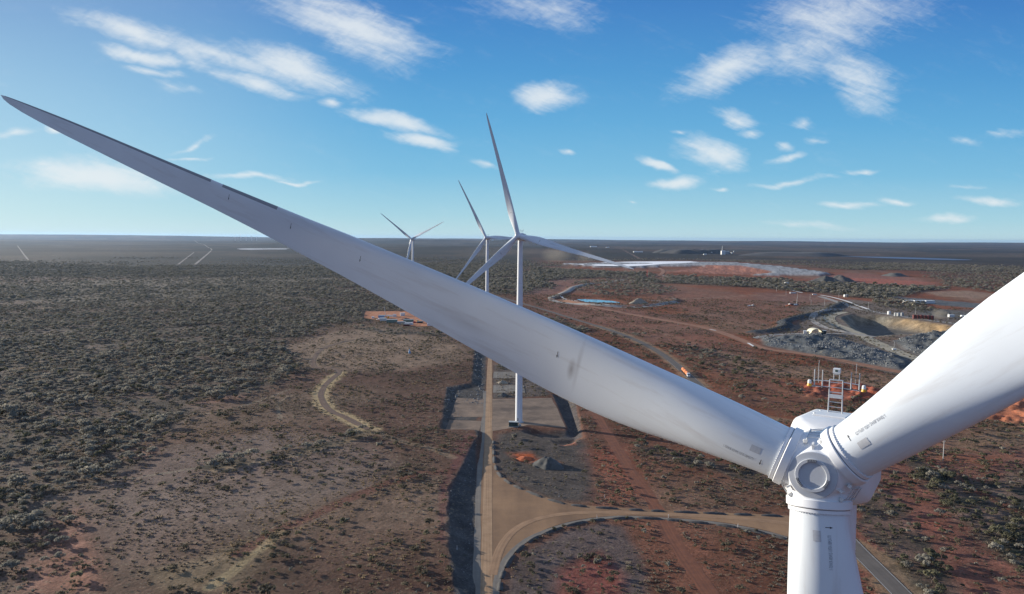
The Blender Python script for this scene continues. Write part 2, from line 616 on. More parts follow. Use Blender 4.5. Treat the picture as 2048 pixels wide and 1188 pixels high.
PIT = P0([(1678, 634), (1700, 628), (1760, 630), (1830, 640), (1925, 655), (1885, 668), (1790, 670), (1742, 674), (1705, 660)])
DUMP1 = P0([(1520, 677), (1580, 671), (1660, 672), (1700, 683), (1740, 696), (1800, 712), (1840, 736), (1800, 739), (1700, 722), (1600, 704), (1530, 691)])
DUMP3 = P0([(1636, 631), (1654, 632), (1658, 646), (1700, 664), (1692, 669), (1652, 656), (1632, 645)])
DUMP2 = P0([(1785, 682), (1850, 668), (1915, 660), (1910, 690), (1860, 720), (1815, 704)])
POND = P0([(1146, 596), (1170, 596), (1195, 597.5), (1222, 599.5), (1245, 604), (1218, 604), (1197, 604), (1172, 602.5)])
PONDBANK = chaikin(P0([(1103, 598), (1120, 592), (1137, 583), (1145, 577), (1165, 571), (1182, 568)]), 2)
PONDBANK2 = chaikin(P0([(1125, 601), (1160, 608), (1200, 613), (1250, 613), (1300, 610), (1345, 604), (1357, 600), (1340, 597)]), 2)
BUND = chaikin(P0([(1684, 608), (1664, 617), (1640, 627), (1607, 633), (1582, 640), (1565, 646), (1573, 653), (1560, 660), (1533, 666), (1508, 667)]), 2)
SPOIL1 = P0([(1600, 768), (1660, 762), (1740, 772), (1780, 790), (1700, 802), (1610, 792)])
SPOIL2 = P0([(1968, 836), (2060, 790), (2120, 800), (2120, 850), (2048, 855), (1995, 840)])
SINK = P0([(1090, 870), (1155, 868), (1160, 884), (1128, 893), (1104, 885)])
YARD = P0([(731, 623), (810, 622), (845, 633), (900, 655), (832, 655), (763, 642), (728, 636)])


def ground_height(x, y):
    x, y = np.atleast_1d(np.asarray(x, float)), np.atleast_1d(np.asarray(y, float))
    d = np.hypot(x, y)
    z = (fbm(x, y, 420, 3, 3) - 0.5) * 5.0 * sstep(700, 1500, d)
    z += (fbm(x, y, 3000, 5, 3) - 0.5) * 50 * sstep(4500, 12000, d)
    up = near(UPPER, x, y, 60) + (fbm(x, y, 9, 71, 3) - .5) * 5.0
    z += (2.1 + 0.9 * sstep(430, 370, y)) * (1 - np.clip(up / 7.5, 0, 1)) * (1 - sstep(-20, 240, -(x + 25)))
    z -= 3.2 * (1 - sstep(-7, 0.5, near(FILL, x, y, 30)))
    z -= 1.5 * (1 - sstep(-5, 0.0, near(SINK, x, y, 20)))
    # tailings terrace, pit, dumps
    z += 7.0 * (1 - sstep(-12, 12, near(TAIL_UP, x, y, 60)))
    z -= 15.0 * (1 - sstep(-28, 0, near(PIT, x, y, 60)))
    for dp, hgt in ((DUMP1, 5.0), (DUMP2, 7.0), (DUMP3, 3.0)):
        k = near(dp, x, y, 40)
        w = 1 - sstep(-14, 2, k)
        if w.any():
            z += w * hgt * (0.15 + 1.1 * np.abs(fbm(x, y, 20, 8, 3) - 0.5) * 2 + 0.55 * fbm(x, y, 6.5, 9, 3))
    for ln, hgt, wid in ((BUND, 4.5, 9.0), (PONDBANK, 3.0, 9.0), (PONDBANK2, 3.5, 8.0)):
        k = near(ln, x, y, 40, False)
        z += hgt * np.exp(-(k / wid) ** 2) * (k < 39)
    z -= 2.5 * (1 - sstep(-6, 6, near(POND, x, y, 40)))
    for dp in (SPOIL1, SPOIL2):
        w = 1 - sstep(-6, 3, near(dp, x, y, 30))
        if w.any():
            z += w * 2.6 * sstep(0.35, 0.75, fbm(x, y, 7.0, 21, 2))
    # far low hills
    for (px, dist, hgt, wx, wy) in ((1040, 15000, 95, 760, 1500), (880, 17000, 75, 1800, 1500), (740, 21000, 85, 2400, 2000), (380, 26000, 60, 3000, 3000), (100, 30000, 75, 6000, 3000),
                                    (1500, 22000, 25, 5000, 2500), (620, 9500, 45, 700, 700), (1010, 7500, 30, 1400, 900)):
        c = ray(px, 480)
        cx, cy = c[0] / c[1] * dist, dist
        z += hgt * np.exp(-((x - cx) / wx) ** 2 - ((y - cy) / wy) ** 2)
    z += (62 + 36 * (fbm(x, y, 9000, 9, 3) - .5)) * np.exp(-((d - 33000) / 6000.0) ** 2)
    # tuck the land under the roads and pads
    for pl in (PAD_B, PAD_L1, PAD_L2, JUNCTION):
        k = near(pl, x, y, 12)
        z *= sstep(0.5, 3.0, k)
    k = near(SEALED, x, y, 30, False)
    z *= sstep(5.5, 22.0, k)
    return z


def gz(x, y):
    return float(ground_height(x, y)[0])


def at(px, py, dz=0.0):
    """The point of the ground seen at a place of the photograph."""
    z = 0.0
    for _ in range(4):
        p = at0(px, py, z)
        z = gz(*p)
    return Vector((p[0], p[1], z + dz))


# ------------------------------------------------------------------ ground sheet: fine near the road, coarse far out
PAINT = [  # outline, colour, strength, feather in metres
    ([(990, 868), (1056, 858), (1132, 858), (1165, 876), (1186, 930), (1192, 1002), (1110, 1000), (1040, 970), (994, 930)], (0.085, 0.072, 0.062), .95, 5),
    ([(1013, 1188), (1017, 1150), (1050, 1105), (1120, 1065), (1200, 1044), (1250, 1052), (1285, 1120), (1300, 1260), (1013, 1260)], (0.105, 0.085, 0.078), .8, 4),
    ([(1120, 1140), (1200, 1100), (1240, 1150), (1260, 1260), (1110, 1260)], (0.23, 0.065, 0.045), .7, 6),
    ([(1015, 905), (1060, 903), (1075, 915), (1120, 925), (1090, 930), (1030, 920)], (0.30, 0.10, 0.05), .7, 5),
    ([(1030, 908), (1066, 908), (1070, 918), (1036, 918)], (0.42, 0.10, 0.035), .9, 2),
    ([(1112, 878), (1150, 878), (1152, 890), (1122, 891)], (0.30, 0.12, 0.075), .9, 2),
    ([(1180, 900), (1260, 890), (1320, 1000), (1200, 1012)], (0.27, 0.085, 0.05), .55, 12),
    ([(1240, 1035), (1400, 1040), (1440, 1120), (1400, 1188), (1320, 1150)], (0.24, 0.10, 0.06), .5, 10),
    ([(950, 880), (955, 1000), (952, 1188), (918, 1260), (896, 1100), (894, 1048), (897, 991), (926, 932)], (0.075, 0.072, 0.07), .95, 1.5),  # stony road cutting, the shade on its slope put into the colour
    ([(949, 700), (973, 700), (970, 790), (948, 860), (960, 864), (955, 885), (949, 866), (880, 862), (893, 779), (944, 770)], (0.08, 0.075, 0.07), .95, 1.5),  # cut around the left pads, slope shade put into the colour
    ([(1104, 788), (1150, 794), (1166, 872), (1120, 866), (1134, 858)], (0.075, 0.07, 0.068), .9, 1.5),  # fill slope right of the pad, its shade painted in as dark soil
    ([(987, 728), (1060, 728), (1100, 790), (985, 798)], (0.12, 0.10, 0.085), .9, 3),
    ([(915, 885), (945, 870), (950, 880), (926, 932), (897, 991), (893, 1100), (870, 1100), (880, 980), (905, 930)], (0.15, 0.065, 0.055), .8, 3),
    ([(130, 1000), (330, 905), (560, 860), (760, 900), (720, 990), (480, 1050), (300, 1120), (180, 1110)], (0.225, 0.172, 0.140), .5, 25),
    ([(80, 1040), (160, 1020), (200, 1100), (200, 1188), (30, 1188)], (0.33, 0.16, 0.105), .75, 8),
    ([(220, 880), (300, 870), (310, 910), (240, 930)], (0.34, 0.17, 0.12), .7, 8), ([(160, 890), (210, 885), (215, 905), (170, 915)], (0.34, 0.17, 0.12), .6, 6),
    ([(370, 800), (450, 785), (500, 795), (380, 815)], (0.30, 0.13, 0.09), .6, 8), ([(0, 1010), (30, 1015), (25, 1050), (0, 1060)], (0.36, 0.18, 0.12), .7, 6),
    ([(300, 1150), (400, 1130), (480, 1100), (540, 1095), (450, 1188), (330, 1188)], (0.30, 0.225, 0.13), .45, 8),
    ([(560, 690), (660, 665), (760, 660), (900, 680), (940, 720), (800, 745), (700, 740), (600, 735)], (0.285, 0.20, 0.135), .7, 25),
    ([(0, 572), (200, 560), (420, 556), (700, 540), (700, 556), (480, 585), (250, 612), (0, 600)], (0.26, 0.225, 0.165), .65, 60),
    ([(300, 590), (520, 568), (640, 590), (420, 612)], (0.26, 0.22, 0.15), .6, 40),
    ([(0, 538), (120, 536), (260, 545), (120, 556), (0, 556)], (0.28, 0.20, 0.17), .6, 40),
    ([(1060, 600), (1300, 620), (1420, 660), (1500, 700), (1480, 760), (1340, 700), (1230, 660), (1080, 622)], (0.21, 0.105, 0.075), .6, 30),
    ([(1250, 560), (1500, 590), (1660, 590), (1640, 630), (1500, 660), (1340, 610)], (0.22, 0.12, 0.085), .6, 40),
    ([(1050, 560), (1140, 555), (1200, 575), (1100, 592), (1050, 590)], (0.21, 0.115, 0.09), .7, 40),
    ([(1420, 700), (1560, 728), (1700, 740), (1850, 760), (1800, 780), (1640, 765), (1480, 745)], (0.27, 0.19, 0.13), .6, 15),
    ([(1480, 745), (1600, 762), (1640, 770), (1520, 775)], (0.27, 0.10, 0.065), .5, 10), ([(1600, 768), (1660, 762), (1740, 772), (1780, 790), (1700, 802), (1610, 792)], (0.30, 0.08, 0.045), .85, 4),
    ([(1968, 836), (2060, 790), (2160, 800), (2160, 850), (2048, 855), (1995, 840)], (0.34, 0.115, 0.06), .8, 4),
    ([(1600, 830), (1800, 900), (2200, 900), (2400, 1300), (1740, 1300), (1720, 1090)], (0.24, 0.085, 0.058), .75, 15),
    ([(1860, 920), (2048, 885), (2200, 860), (2200, 840), (2000, 850), (1900, 880)], (0.27, 0.17, 0.10), .6, 10),
    ([(1800, 1035), (1880, 1045), (1905, 1065), (1830, 1060)], (0.33, 0.10, 0.06), .9, 4), ([(1880, 905), (2000, 915), (1990, 930), (1870, 920)], (0.36, 0.12, 0.06), .8, 4),
    ([(1600, 560), (1700, 545), (1830, 556), (1900, 580), (1800, 575), (1700, 562)], (0.26, 0.12, 0.09), .7, 30),
    ([(1690, 556), (1760, 558), (1880, 566), (1800, 570), (1700, 566)], (0.36, 0.12, 0.08), .8, 14), ([(1600, 612), (1700, 598), (1800, 610), (2060, 640), (2060, 700), (1860, 765), (1700, 728), (1530, 692), (1508, 668), (1590, 650)], (0.165, 0.142, 0.118), .85, 12), ([(1515, 664), (1600, 662), (1660, 668), (1600, 672), (1520, 674)], (0.27, 0.16, 0.105), .8, 6), ([(1700, 668), (1790, 676), (1900, 668), (1860, 676), (1780, 684)], (0.24, 0.15, 0.10), .7, 6), ([(1500, 585), (1640, 586), (1660, 600), (1560, 610)], (0.20, 0.11, 0.085), .6, 20),
    ([(1850, 583), (1930, 580), (1998, 588), (1960, 597), (1880, 592)], (0.30, 0.22, 0.155), .7, 16), ([(1760, 590), (1880, 600), (2040, 615), (2040, 625), (1880, 612)], (0.11, 0.13, 0.135), .9, 10),
    ([(1830, 618), (1990, 622), (1960, 640), (1850, 632)], (0.12, 0.125, 0.12), .7, 10),
    ([(1690, 520), (1760, 512), (2048, 512), (2048, 516), (1800, 520)], (0.12, 0.09, 0.08), .5, 60),
]
PAINT = [(P0(a), np.array(b), c, e) for a, b, c, e in PAINT]
TRACKS = [  # faint wheel tracks and seams painted as bare soil: line, width, colour, strength
    ([(738, 864), (690, 838), (660, 826), (645, 808), (640, 790), (650, 772), (679, 748)], 12.0, (0.42, 0.31, 0.165), .85), ([(625, 730), (640, 700), (668, 689), (760, 675)], 12.0, (0.27, 0.20, 0.13), .5),
    ([(480, 1118), (558, 1072), (635, 1038), (713, 1002), (765, 981), (843, 958), (892, 955)], 6.0, (0.15, 0.068, 0.048), .85),
    ([(420, 1188), (470, 1150), (520, 1110), (560, 1075)], 4.0, (0.36, 0.275, 0.15), .6), ([(430, 945), (600, 915), (690, 890), (740, 872)], 7.0, (0.29, 0.22, 0.13), .5),
    ([(735, 862), (800, 890), (860, 905), (905, 925)], 5.0, (0.27, 0.20, 0.13), .5),
    ([(1840, 905), (1900, 950), (1960, 985), (2048, 1030)], 5.0, (0.30, 0.095, 0.055), .8),
    ([(1560, 590), (1620, 594), (1680, 604), (1600, 612), (1500, 600)], 8.0, (0.27, 0.16, 0.11), .6),
    ([(400, 830), (470, 818), (530, 800), (580, 780)], 2.5, (0.32, 0.26, 0.18), .5), ([(0, 985), (200, 968), (330, 950), (480, 925)], 2.5, (0.30, 0.25, 0.17), .5),
    ([(560, 840), (555, 810), (575, 795), (640, 785)], 2.5, (0.28, 0.22, 0.15), .5), ([(1950, 600), (1930, 590), (1890, 584), (1850, 588)], 9, (0.30, 0.18, 0.13), .6),
    ([(1700, 1090), (1745, 1118), (1800, 1172), (1860, 1240)], 16.0, (0.30, 0.23, 0.13), .55), ([(1060, 590), (1140, 600), (1240, 640), (1330, 668), (1430, 700), (1560, 735)], 7, (0.27, 0.15, 0.095), .6), ([(1300, 600), (1400, 596), (1500, 590), (1600, 590)], 10, (0.28, 0.18, 0.12), .6), ([(1330, 640), (1430, 628), (1520, 615)], 8, (0.26, 0.16, 0.11), .5),
    ([(1150, 560), (1260, 575), (1380, 585), (1500, 600)], 9, (0.26, 0.165, 0.115), .5), ([(1560, 780), (1640, 800), (1740, 850), (1900, 895), (2048, 920)], 6, (0.28, 0.13, 0.08), .6), ([(1380, 790), (1500, 830), (1600, 845)], 9, (0.27, 0.19, 0.12), .55),
    ([(1400, 772), (1335, 714), (1286, 686), (1238, 666), (1191, 651)], 15.0, (0.29, 0.215, 0.13), .6),
    ([(1640, 505), (1760, 509), (1900, 512), (2048, 515)], 20, (0.36, 0.25, 0.2), .5), ([(1240, 500), (1262, 508), (1282, 519)], 14, (0.34, 0.22, 0.17), .7),
    ([(1000, 528), (1060, 530), (1130, 531)], 40, (0.26, 0.19, 0.16), .7), ([(1640, 500), (1900, 498)], 40, (0.26, 0.2, 0.16), .4), ([(1300, 505), (1470, 506), (1560, 505)], 60, (0.25, 0.17, 0.14), .6),
]
TRACKS = [(P0(a), b, np.array(c), e) for a, b, c, e in TRACKS]

# where trees grow: outline, how densely (0..1)
WOODS = [
    ([(-300, 640), (300, 622), (640, 590), (760, 610), (760, 640), (650, 652), (560, 690), (600, 735), (560, 765), (450, 800), (330, 860), (290, 930), (130, 985), (90, 1060), (-300, 1080)], .82, 22),
    ([(-300, 1040), (90, 1040), (130, 1110), (60, 1200), (-300, 1300)], .35, 10),
    ([(-300, 590), (700, 560), (1000, 600), (700, 640), (300, 625), (-300, 640)], .55, 80), ([(-300, 548), (1000, 540), (1000, 575), (700, 570), (300, 600), (-300, 605)], .28, 60),
    ([(-300, 482), (1050, 482), (1080, 528), (1000, 552), (300, 556), (-300, 545)], .95, 200),
    ([(1050, 482), (2300, 486), (2300, 548), (1700, 540), (1560, 528), (1400, 520), (1080, 522)], .8, 150),
    ([(880, 540), (1060, 545), (1100, 575), (1040, 590), (900, 590)], .75, 40),
    ([(1060, 536), (1300, 548), (1320, 566), (1200, 556), (1060, 562)], .8, 40), ([(1340, 552), (1560, 560), (1700, 590), (1500, 575), (1330, 566)], .75, 40),
    ([(1150, 562), (1290, 560), (1360, 585), (1240, 595), (1160, 585)], .3, 40), ([(1620, 566), (1900, 575), (1800, 590), (1760, 600), (1640, 585)], .9, 30),
    ([(1850, 545), (2300, 540), (2300, 600), (2000, 588), (1900, 572)], .35, 60), ([(1760, 600), (1840, 606), (1870, 624), (1740, 612)], .6, 15),
    ([(1085, 628), (1140, 645), (1180, 664), (1130, 662)], .9, 8), ([(1210, 672), (1280, 668), (1290, 676)], .4, 8), ([(1690, 655), (1730, 660), (1720, 672)], .3, 8),
    ([(1380, 690), (1480, 720), (1560, 745), (1560, 770), (1420, 755), (1330, 700)], .28, 20),
    ([(1500, 760), (1700, 790), (1760, 830), (1560, 830), (1440, 790)], .3, 15),
    ([(1270, 885), (1420, 920), (1560, 950), (1560, 985), (1400, 935), (1280, 910)], .8, 6),
    ([(1720, 880), (1780, 905), (1820, 940), (1880, 1000), (1960, 1080), (2048, 1150), (2300, 1300), (2300, 930), (2060, 935), (1960, 960), (1860, 930), (1800, 890)], 1.3, 8),
    ([(1725, 950), (1800, 1000), (1880, 1120), (1960, 1240), (1860, 1230), (1760, 1100), (1720, 1050)], 1.0, 6),
    ([(400, 936), (500, 918), (600, 902), (690, 878), (738, 862), (742, 868), (690, 888), (600, 912), (500, 930), (400, 948)], 1.0, 2.5),
    ([(1715, 870), (1900, 870), (2300, 900), (2400, 1300), (1900, 1300), (1715, 1060)], .30, 10),
    ([(1900, 850), (2048, 860), (2300, 870), (2300, 930), (2048, 940), (1950, 900)], .25, 10), ([(700, 655), (780, 660), (880, 668), (890, 676), (760, 668)], .85, 6),
]
WOODS = [(P0(a), b, c) for a, b, c in WOODS]
CUT = P0([(952, 690), (972, 690), (970, 790), (965, 864), (957, 960), (955, 1060), (950, 1188), (950, 1300), (916, 1300), (914, 1188), (896, 1100), (894, 1048), (897, 991), (926, 932), (950, 882), (880, 864), (890, 778), (944, 768)])
BARE = [(CUT, 1), (PAD_B, 4), (PAD_L1, 3), (PAD_L2, 3), (JUNCTION, 3), (FILL, 0), (TAIL_UP, 25), (PIT, 10), (DUMP1, 4), (DUMP2, 4), (POND, 12), (YARD, 3), (SPOIL1, 0), (SPOIL2, 0)]


def wood_density(x, y):
    d = np.zeros(x.shape)
    for poly, k, feather in WOODS:
        s = near(poly, x, y, feather * 1.5)
        j = (fbm(x, y, feather * 1.2, 40, 3) - 0.5) * feather * 1.3
        d = np.maximum(d, k * (1 - sstep(-feather * 0.6, feather * 0.6, s + j)))
    return d


def bare_mask(x, y):
    b = np.zeros(x.shape, bool)
    for poly, m in BARE:
        b |= near(poly, x, y, m + 1.0) < m
    b |= near(SEALED, x, y, 12, False) < 7.5
    b |= near(NORTHROAD, x, y, 12, False) < 6
    b |= near(LEFT_TRACK, x, y, 8, False) < 4
    b |= near(HAUL, x, y, 14, False) < 11
    b |= near(CORRIDOR, x, y, 8, False) < 5
    return b


LEFT_TRACK = chaikin(P0([(738, 864), (715, 853), (690, 838), (660, 826), (645, 808), (640, 790), (650, 772), (668, 756), (679, 748), (676, 741), (655, 737), (633, 738), (625, 730), (628, 715), (640, 700), (668, 689), (715, 679), (760, 675)]), 2)
HAUL = chaikin(P0([(1130, 603), (1167, 610), (1243, 625), (1294, 635), (1370, 648), (1421, 658), (1472, 676), (1510, 692), (1545, 701), (1600, 707), (1660, 717), (1741, 733), (1813, 747), (1900, 760), (2100, 800)]), 2)
CORRIDOR = chaikin(P0([(1150, 765), (1198, 838), (1231, 892), (1266, 950), (1302, 1000), (1316, 1020), (1340, 1069), (1366, 1108), (1396, 1152), (1440, 1215), (1500, 1300)]), 2)


def build_ground():
    az = np.concatenate([np.radians(np.arange(-180, -46, 4.0)), np.radians(np.linspace(-46, 46, 1180)), np.radians(np.arange(50, 180, 4.0))])
    dep = np.linspace(math.atan(CAM_H / 190.0), math.atan(CAM_H / 60000.0), 520)
    rad = np.concatenate([[2.0, 60, 120, 160], CAM_H / np.tan(dep)])
    # no step longer than an eighth of the distance
    rr = [rad[0]]
    for q in rad[1:]:
        while q > rr[-1] * 1.10 and rr[-1] > 600:
            rr.append(rr[-1] * 1.08)
        rr.append(q)
    rad = np.array(rr)
    na, nr = len(az), len(rad)
    A, Q = np.meshgrid(az, rad)
    X, Y = (Q * np.sin(A)).ravel(), (Q * np.cos(A)).ravel()
    Z = ground_height(X, Y)
    D = Q.ravel()
    # soil colours
    f1, f2, f3 = fbm(X, Y, 160, 61, 5), fbm(X, Y, 35, 62, 4), fbm(X, Y, 8, 63, 3)
    right = sstep(-60, 260, X + 0.02 * Y)[:, None]
    base = np.array([0.130, 0.072, 0.050]) * (1 - right) + np.array([0.235, 0.084, 0.043]) * right
    tan = np.array([0.225, 0.160, 0.108])
    c = base * (1 - sstep(0.48, 0.72, f1)[:, None] * 0.55) + tan * sstep(0.48, 0.72, f1)[:, None] * 0.55
    c = c * (0.50 + 0.76 * f2)[:, None]
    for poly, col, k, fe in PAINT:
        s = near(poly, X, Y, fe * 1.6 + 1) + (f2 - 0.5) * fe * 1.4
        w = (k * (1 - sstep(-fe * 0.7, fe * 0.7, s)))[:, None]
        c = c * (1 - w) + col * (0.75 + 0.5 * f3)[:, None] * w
    wd = wood_density(X, Y)
    floor = np.array([0.20, 0.15, 0.115])
    w = (wd * 0.6)[:, None]
    c = c * (1 - w) + floor * (0.7 + 0.6 * f3)[:, None] * w
    # far bush reads as one dark canopy, tree shade put into its colour
    canopy = np.array([0.032, 0.030, 0.027])
    w = (np.maximum(wd * (0.35 + 0.65 * sstep(1500, 3000, D)), 0.85 * sstep(2600, 5000, D)) * sstep(1300, 3000, D) * 0.94 * (1 - 0.6 * sstep(0.52, 0.7, fbm(X, Y, 700, 66, 4))))[:, None]
    c = c * (1 - w) + canopy * w
    # far plain: burnt, grassy and bushy country in broad streaks
    st = fbm(X, Y * 0.6, 900, 67, 5)
    st2 = fbm(X, Y, 260, 68, 4)
    w = (sstep(2200, 5000, D) * (sstep(.50, .66, st) * .55 + sstep(.56, .7, st2) * .35))[:, None]
    c = c * (1 - w) + np.array([0.17, 0.122, 0.088]) * w
    w = (sstep(2200, 5000, D) * sstep(.48, .34, st) * .6)[:, None]
    c = c * (1 - w) + np.array([0.014, 0.014, 0.014]) * w
    for ln, wid, col, k in TRACKS:
        s = near(ln, X, Y, wid * 2 + 3, False)
        w = (k * (1 - sstep(wid * 0.35, wid * 0.75, s + (f3 - 0.5) * wid * 0.5)))[:, None]
        c = c * (1 - w) + col * w
    for poly, col, fe in ((TAIL_UP, (0.30, 0.30, 0.30), 5), (TAIL_RED, (0.34, 0.15, 0.10), 10), (DUMP1, (0.105, 0.112, 0.112), 4), (DUMP2, (0.09, 0.095, 0.096), 4), (DUMP3, (0.11, 0.105, 0.095), 4)):
        w = (1 - sstep(-fe, fe, near(poly, X, Y, fe * 2 + 1)))[:, None]
        c = c * (1 - w) + np.array(col) * (0.35 + 1.3 * f3)[:, None] * w
    s = near(PIT, X, Y, 20)
    w = (1 - sstep(-4, 6, s))[:, None]
    pxq = project(V_ := np.stack([X, Y, Z], 1))[0]
    oc = np.clip(sstep(1720, 1880, pxq) * .8 + (f2 - .5) * 1.6, 0, 1)[:, None]
    ochre = (np.array([0.35, 0.235, 0.12]) * oc + np.array([0.19, 0.175, 0.14]) * (1 - oc)) * (0.35 + 1.3 * f3)[:, None]
    flo = np.array([0.14, 0.125, 0.105])
    k = (sstep(-30, -12, s))[:, None]
    c = c * (1 - w) + (ochre * k + flo * (1 - k)) * w
    for ln, wid, col in ((BUND, 13, (0.06, 0.065, 0.07)), (PONDBANK, 7, (0.32, 0.26, 0.21)), (PONDBANK2, 7, (0.16, 0.13, 0.11))):
        w = (1 - sstep(wid * .7, wid, near(ln, X, Y, wid * 2, False)))[:, None]
        c = c * (1 - w) + np.array(col) * (0.8 + 0.4 * f3)[:, None] * w
    c = np.clip(c, 0.01, 0.8)
    V = np.stack([X, Y, Z], 1)
    i = np.arange(nr - 1)[:, None] * na + np.arange(na - 1)[None, :]
    F = np.stack([i, i + 1, i + na + 1, i + na], -1).reshape(-1, 4)[:, ::-1]
    me = bpy.data.meshes.new('ground')
    me.vertices.add(len(V))
    me.vertices.foreach_set('co', V.ravel())
    me.loops.add(F.size)
    me.loops.foreach_set('vertex_index', F.ravel().astype(np.int32))
    me.polygons.add(len(F))
    me.polygons.foreach_set('loop_start', np.arange(0, F.size, 4, dtype=np.int32))
    me.polygons.foreach_set('use_smooth', np.ones(len(F), bool))
    me.update(calc_edges=True)
    at_ = me.color_attributes.new('soil', 'FLOAT_COLOR', 'POINT')
    at_.data.foreach_set('color', np.concatenate([c, np.ones((len(c), 1))], 1).astype(np.float32).ravel())
    a2 = me.attributes.new('brush', 'FLOAT', 'POINT')
    a2.data.foreach_set('value', np.maximum(wd, 0.4 * sstep(3000, 8000, D)).astype(np.float32))
    return me


def ground_material():
    m = bpy.data.materials.new('red_soil')
    m.use_nodes = True
    n, l = m.node_tree.nodes, m.node_tree.links
    p = n['Principled BSDF']
    p.inputs['Roughness'].default_value = 0.95
    p.inputs['Specular IOR Level'].default_value = 0.1
    geo = n.new('ShaderNodeNewGeometry')
    col = n.new('ShaderNodeAttribute')
    col.attribute_name = 'soil'
    br = n.new('ShaderNodeAttribute')
    br.attribute_name = 'brush'

    def noise(scale, det, rough=0.6):
        t = n.new('ShaderNodeTexNoise')
        t.inputs['Scale'].default_value = scale
        t.inputs['Detail'].default_value = det
        t.inputs['Roughness'].default_value = rough
        l.new(geo.outputs['Position'], t.inputs['Vector'])
        return t.outputs['Fac']

    def mr(v, a, b, c, d):
        t = n.new('ShaderNodeMapRange')
        for k, q in zip(('From Min', 'From Max', 'To Min', 'To Max'), (a, b, c, d)):
            t.inputs[k].default_value = q
        l.new(v, t.inputs['Value'])
        return t.outputs[0]

    def mul(a, b):
        t = n.new('ShaderNodeMath')
        t.operation = 'MULTIPLY'
        for i, q in enumerate((a, b)):
            if isinstance(q, (int, float)):
                t.inputs[i].default_value = q
            else:
                l.new(q, t.inputs[i])
        return t.outputs[0]
    g = mul(mr(noise(0.9, 4, .75), .3, .7, .62, 1.38), mr(noise(0.11, 6, .7), .3, .7, .62, 1.38))
    sc = n.new('ShaderNodeVectorMath')
    sc.operation = 'SCALE'
    l.new(col.outputs['Color'], sc.inputs[0])
    l.new(g, sc.inputs['Scale'])
    # tussocks: pale dry grass and small dark bushes
    tus = mul(mr(noise(0.42, 4, .7), .57, .66, 0, .75), mr(noise(0.022, 3), .42, .6, .12, 1))
    inv = n.new('ShaderNodeMath')
    inv.operation = 'SUBTRACT'
    inv.inputs[0].default_value = 1.0
    inv.use_clamp = True
    l.new(br.outputs['Fac'], inv.inputs[1])
    tus = mul(tus, inv.outputs[0])
    mx = n.new('ShaderNodeMixRGB')
    l.new(tus, mx.inputs['Fac'])
    l.new(sc.outputs[0], mx.inputs['Color1'])
    mx.inputs['Color2'].default_value = (0.30, 0.235, 0.15, 1)
    dk = mr(noise(0.30, 5, .75), .585, .63, 0, .72)
    mx2 = n.new('ShaderNodeMixRGB')
    l.new(dk, mx2.inputs['Fac'])
    l.new(mx.outputs[0], mx2.inputs['Color1'])
    mx2.inputs['Color2'].default_value = (0.055, 0.05, 0.036, 1)
    # far bush: patchy canopy
    big = mul(mr(noise(0.035, 6, .7), .40, .56, 0, .85), br.outputs['Fac'])
    mx3 = n.new('ShaderNodeMixRGB')
    l.new(big, mx3.inputs['Fac'])
    l.new(mx2.outputs[0], mx3.inputs['Color1'])
    mx3.inputs['Color2'].default_value = (0.042, 0.043, 0.034, 1)
    l.new(mx3.outputs[0], p.inputs['Base Color'])
    b = n.new('ShaderNodeBump')
    b.inputs['Strength'].default_value = 0.6
    b.inputs['Distance'].default_value = 0.6
    l.new(noise(0.5, 5, .7), b.inputs['Height'])
    l.new(b.outputs[0], p.inputs['Normal'])
    return m


ground = link('ground', build_ground(), ground_material())
tag(ground, kind='structure')

# ------------------------------------------------------------------ roads, pads, tracks


def strip_material(name, base, dark, lines, rough=0.9, nscale=0.15, edge=None):
    """A road surface: wear along its length from the strip's own UV (u across, v along, in metres)."""
    m = bpy.data.materials.new(name)
    m.use_nodes = True
    n, l = m.node_tree.nodes, m.node_tree.links
    p = n['Principled BSDF']
    p.inputs['Roughness'].default_value = rough
    p.inputs['Specular IOR Level'].default_value = 0.2
    geo = n.new('ShaderNodeNewGeometry')
    uv = n.new('ShaderNodeUVMap')
    t = n.new('ShaderNodeTexNoise')
    t.inputs['Scale'].default_value = nscale
    t.inputs['Detail'].default_value = 6
    t.inputs['Roughness'].default_value = 0.7
    l.new(geo.outputs['Position'], t.inputs['Vector'])
    mp = n.new('ShaderNodeMapping')
    mp.inputs['Scale'].default_value = (lines, 0.012, 1)
    l.new(uv.outputs[0], mp.inputs[0])
    s = n.new('ShaderNodeTexNoise')
    s.inputs['Scale'].default_value = 1.0
    s.inputs['Detail'].default_value = 4
    l.new(mp.outputs[0], s.inputs['Vector'])
    ad = n.new('ShaderNodeMath')
    ad.operation = 'ADD'
    l.new(t.outputs['Fac'], ad.inputs[0])
    l.new(s.outputs['Fac'], ad.inputs[1])
    r = n.new('ShaderNodeMapRange')
    r.inputs['From Min'].default_value = 0.75
    r.inputs['From Max'].default_value = 1.25
    l.new(ad.outputs[0], r.inputs['Value'])
    mx = n.new('ShaderNodeMixRGB')
    mx.inputs['Color1'].default_value = (*dark, 1)
    mx.inputs['Color2'].default_value = (*base, 1)
    l.new(r.outputs[0], mx.inputs['Fac'])
    l.new(mx.outputs[0], p.inputs['Base Color'])
    return m


